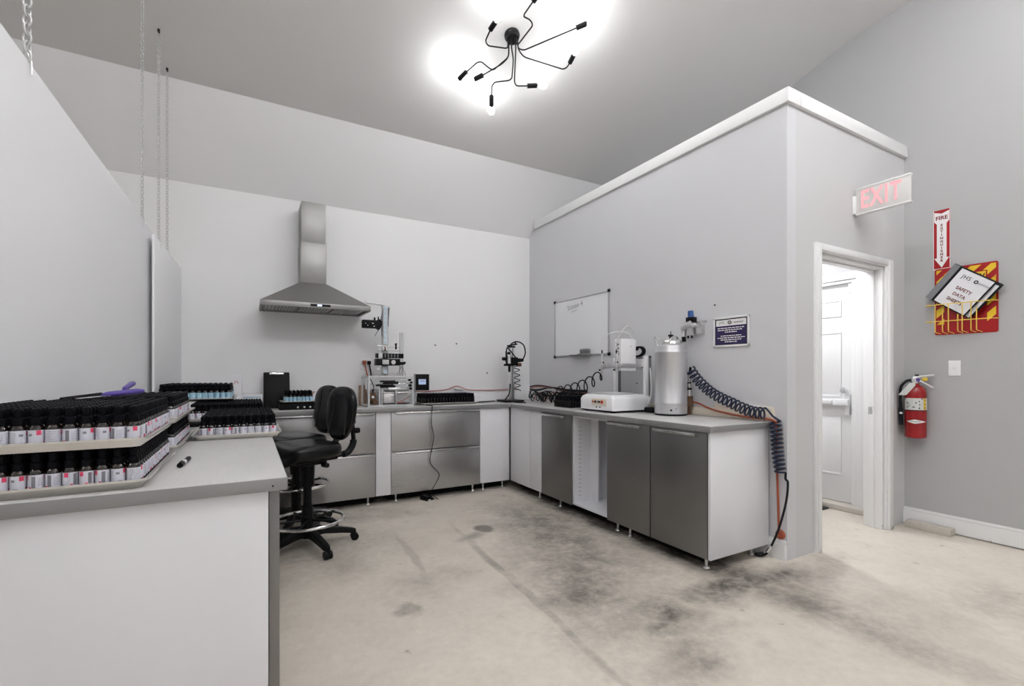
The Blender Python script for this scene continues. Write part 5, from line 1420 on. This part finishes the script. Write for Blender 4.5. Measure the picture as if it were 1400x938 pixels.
# white diamond maker's mark
m = MB()
n = 16
top, bot = [], []
for i in range(n + 1):
    f = i / n
    a = fa - 1.0 + 1.9 * f
    h = 0.0165 * (f / 0.42 if f < 0.42 else (1 - f) / 0.58)
    top.append(m.bm.verts.new(((R_ + 0.0009) * math.cos(a), (R_ + 0.0009) * math.sin(a), 0.135 + h + 0.0006)))
    bot.append(m.bm.verts.new(((R_ + 0.0009) * math.cos(a), (R_ + 0.0009) * math.sin(a), 0.135 - h - 0.0006)))
for i in range(n): m.bm.faces.new((bot[i], bot[i + 1], top[i + 1], top[i]))
dm = obj('diamond_mark', m, 'white_print', body)
m = MB()
for k in range(7): onr(fa - 0.52 + 0.13 * k, 0.135, 0.045, 0.0035)
obj('mark_print', m, 'grey_print', body)
vv = obj('valve', MB().cyl((0, 0, 0.435), (0, 0, 0.47), 0.019, seg=16).box(-0.02, 0.025, -0.014, 0.014, 0.462, 0.488, 0.004).cyl((-0.015, -0.03, 0.465), (-0.015, 0.0, 0.465), 0.014, seg=16), 'alu', t)
obj('gauge', MB().cyl((0.012, -0.026, 0.47), (0.012, -0.012, 0.47), 0.014, seg=16), 'purple', vv)
obj('carry_handle', MB().box(0.015, 0.115, -0.012, 0.012, 0.428, 0.440, 0.003, rot=(0, 0.6, 0)), 'alu', vv)
obj('squeeze_lever', MB().box(-0.02, 0.115, -0.011, 0.011, 0.493, 0.504, 0.003, rot=(0, -0.14, 0)), 'alu', vv)
obj('safety_pin', MB().torus((0.055, -0.015, 0.475), 0.014, 0.003, (0, 1, 0.2), 18, 6).box(0.04, 0.07, -0.018, -0.012, 0.462, 0.48), 'sign_yellow', vv)
obj('lever_cap', MB().box(-0.005, 0.02, -0.01, 0.01, 0.50, 0.512, 0.003), 'black', vv)
hose = obj('hose', MB().tube([(-0.018, -0.005, 0.465), (-0.055, -0.01, 0.46), (-0.092, -0.008, 0.41), (-0.097, -0.004, 0.32), (-0.093, 0.0, 0.20), (-0.089, 0.0, 0.10)], [0.010] * 30 + [0.014] * 11, 10, 8), 'rubber', t)
obj('hose_clip', MB().box(-0.103, -0.083, -0.018, -0.010, 0.19, 0.205, 0.002), 'white_plastic', hose)
obj('inspection_tag', MB().prism([(-0.012, 0.455), (-0.048, 0.44), (-0.115, 0.345), (-0.065, 0.345), (-0.008, 0.425)], -0.056, -0.0545), 'tag', t)
obj('wall_hook', MB().box(-0.02, 0.02, 0.070, 0.080, 0.30, 0.46, 0.002).box(-0.012, 0.012, 0.0, 0.075, 0.445, 0.452), 'black_metal', t)

# small dark nail holes in the back wall
for (x, z), lb in zip(((1.866, 1.576), (2.128, 1.601), (2.529, 1.258)), ('left of two small anchors in the white back wall', 'right of two small anchors in the white back wall', 'small anchor low on the back wall near the corner')):
    tag(obj('wall_anchor', MB().cyl((x, 5.146, z), (x, 5.151, z), 0.011, seg=10), 'felt'), lb, 'anchor')
tag(obj('wall_anchor', MB().cyl((3.126, 3.24, 1.16), (3.131, 3.24, 1.16), 0.006, seg=10), 'black_metal'), 'small black anchor in the grey wall behind the robot', 'anchor')
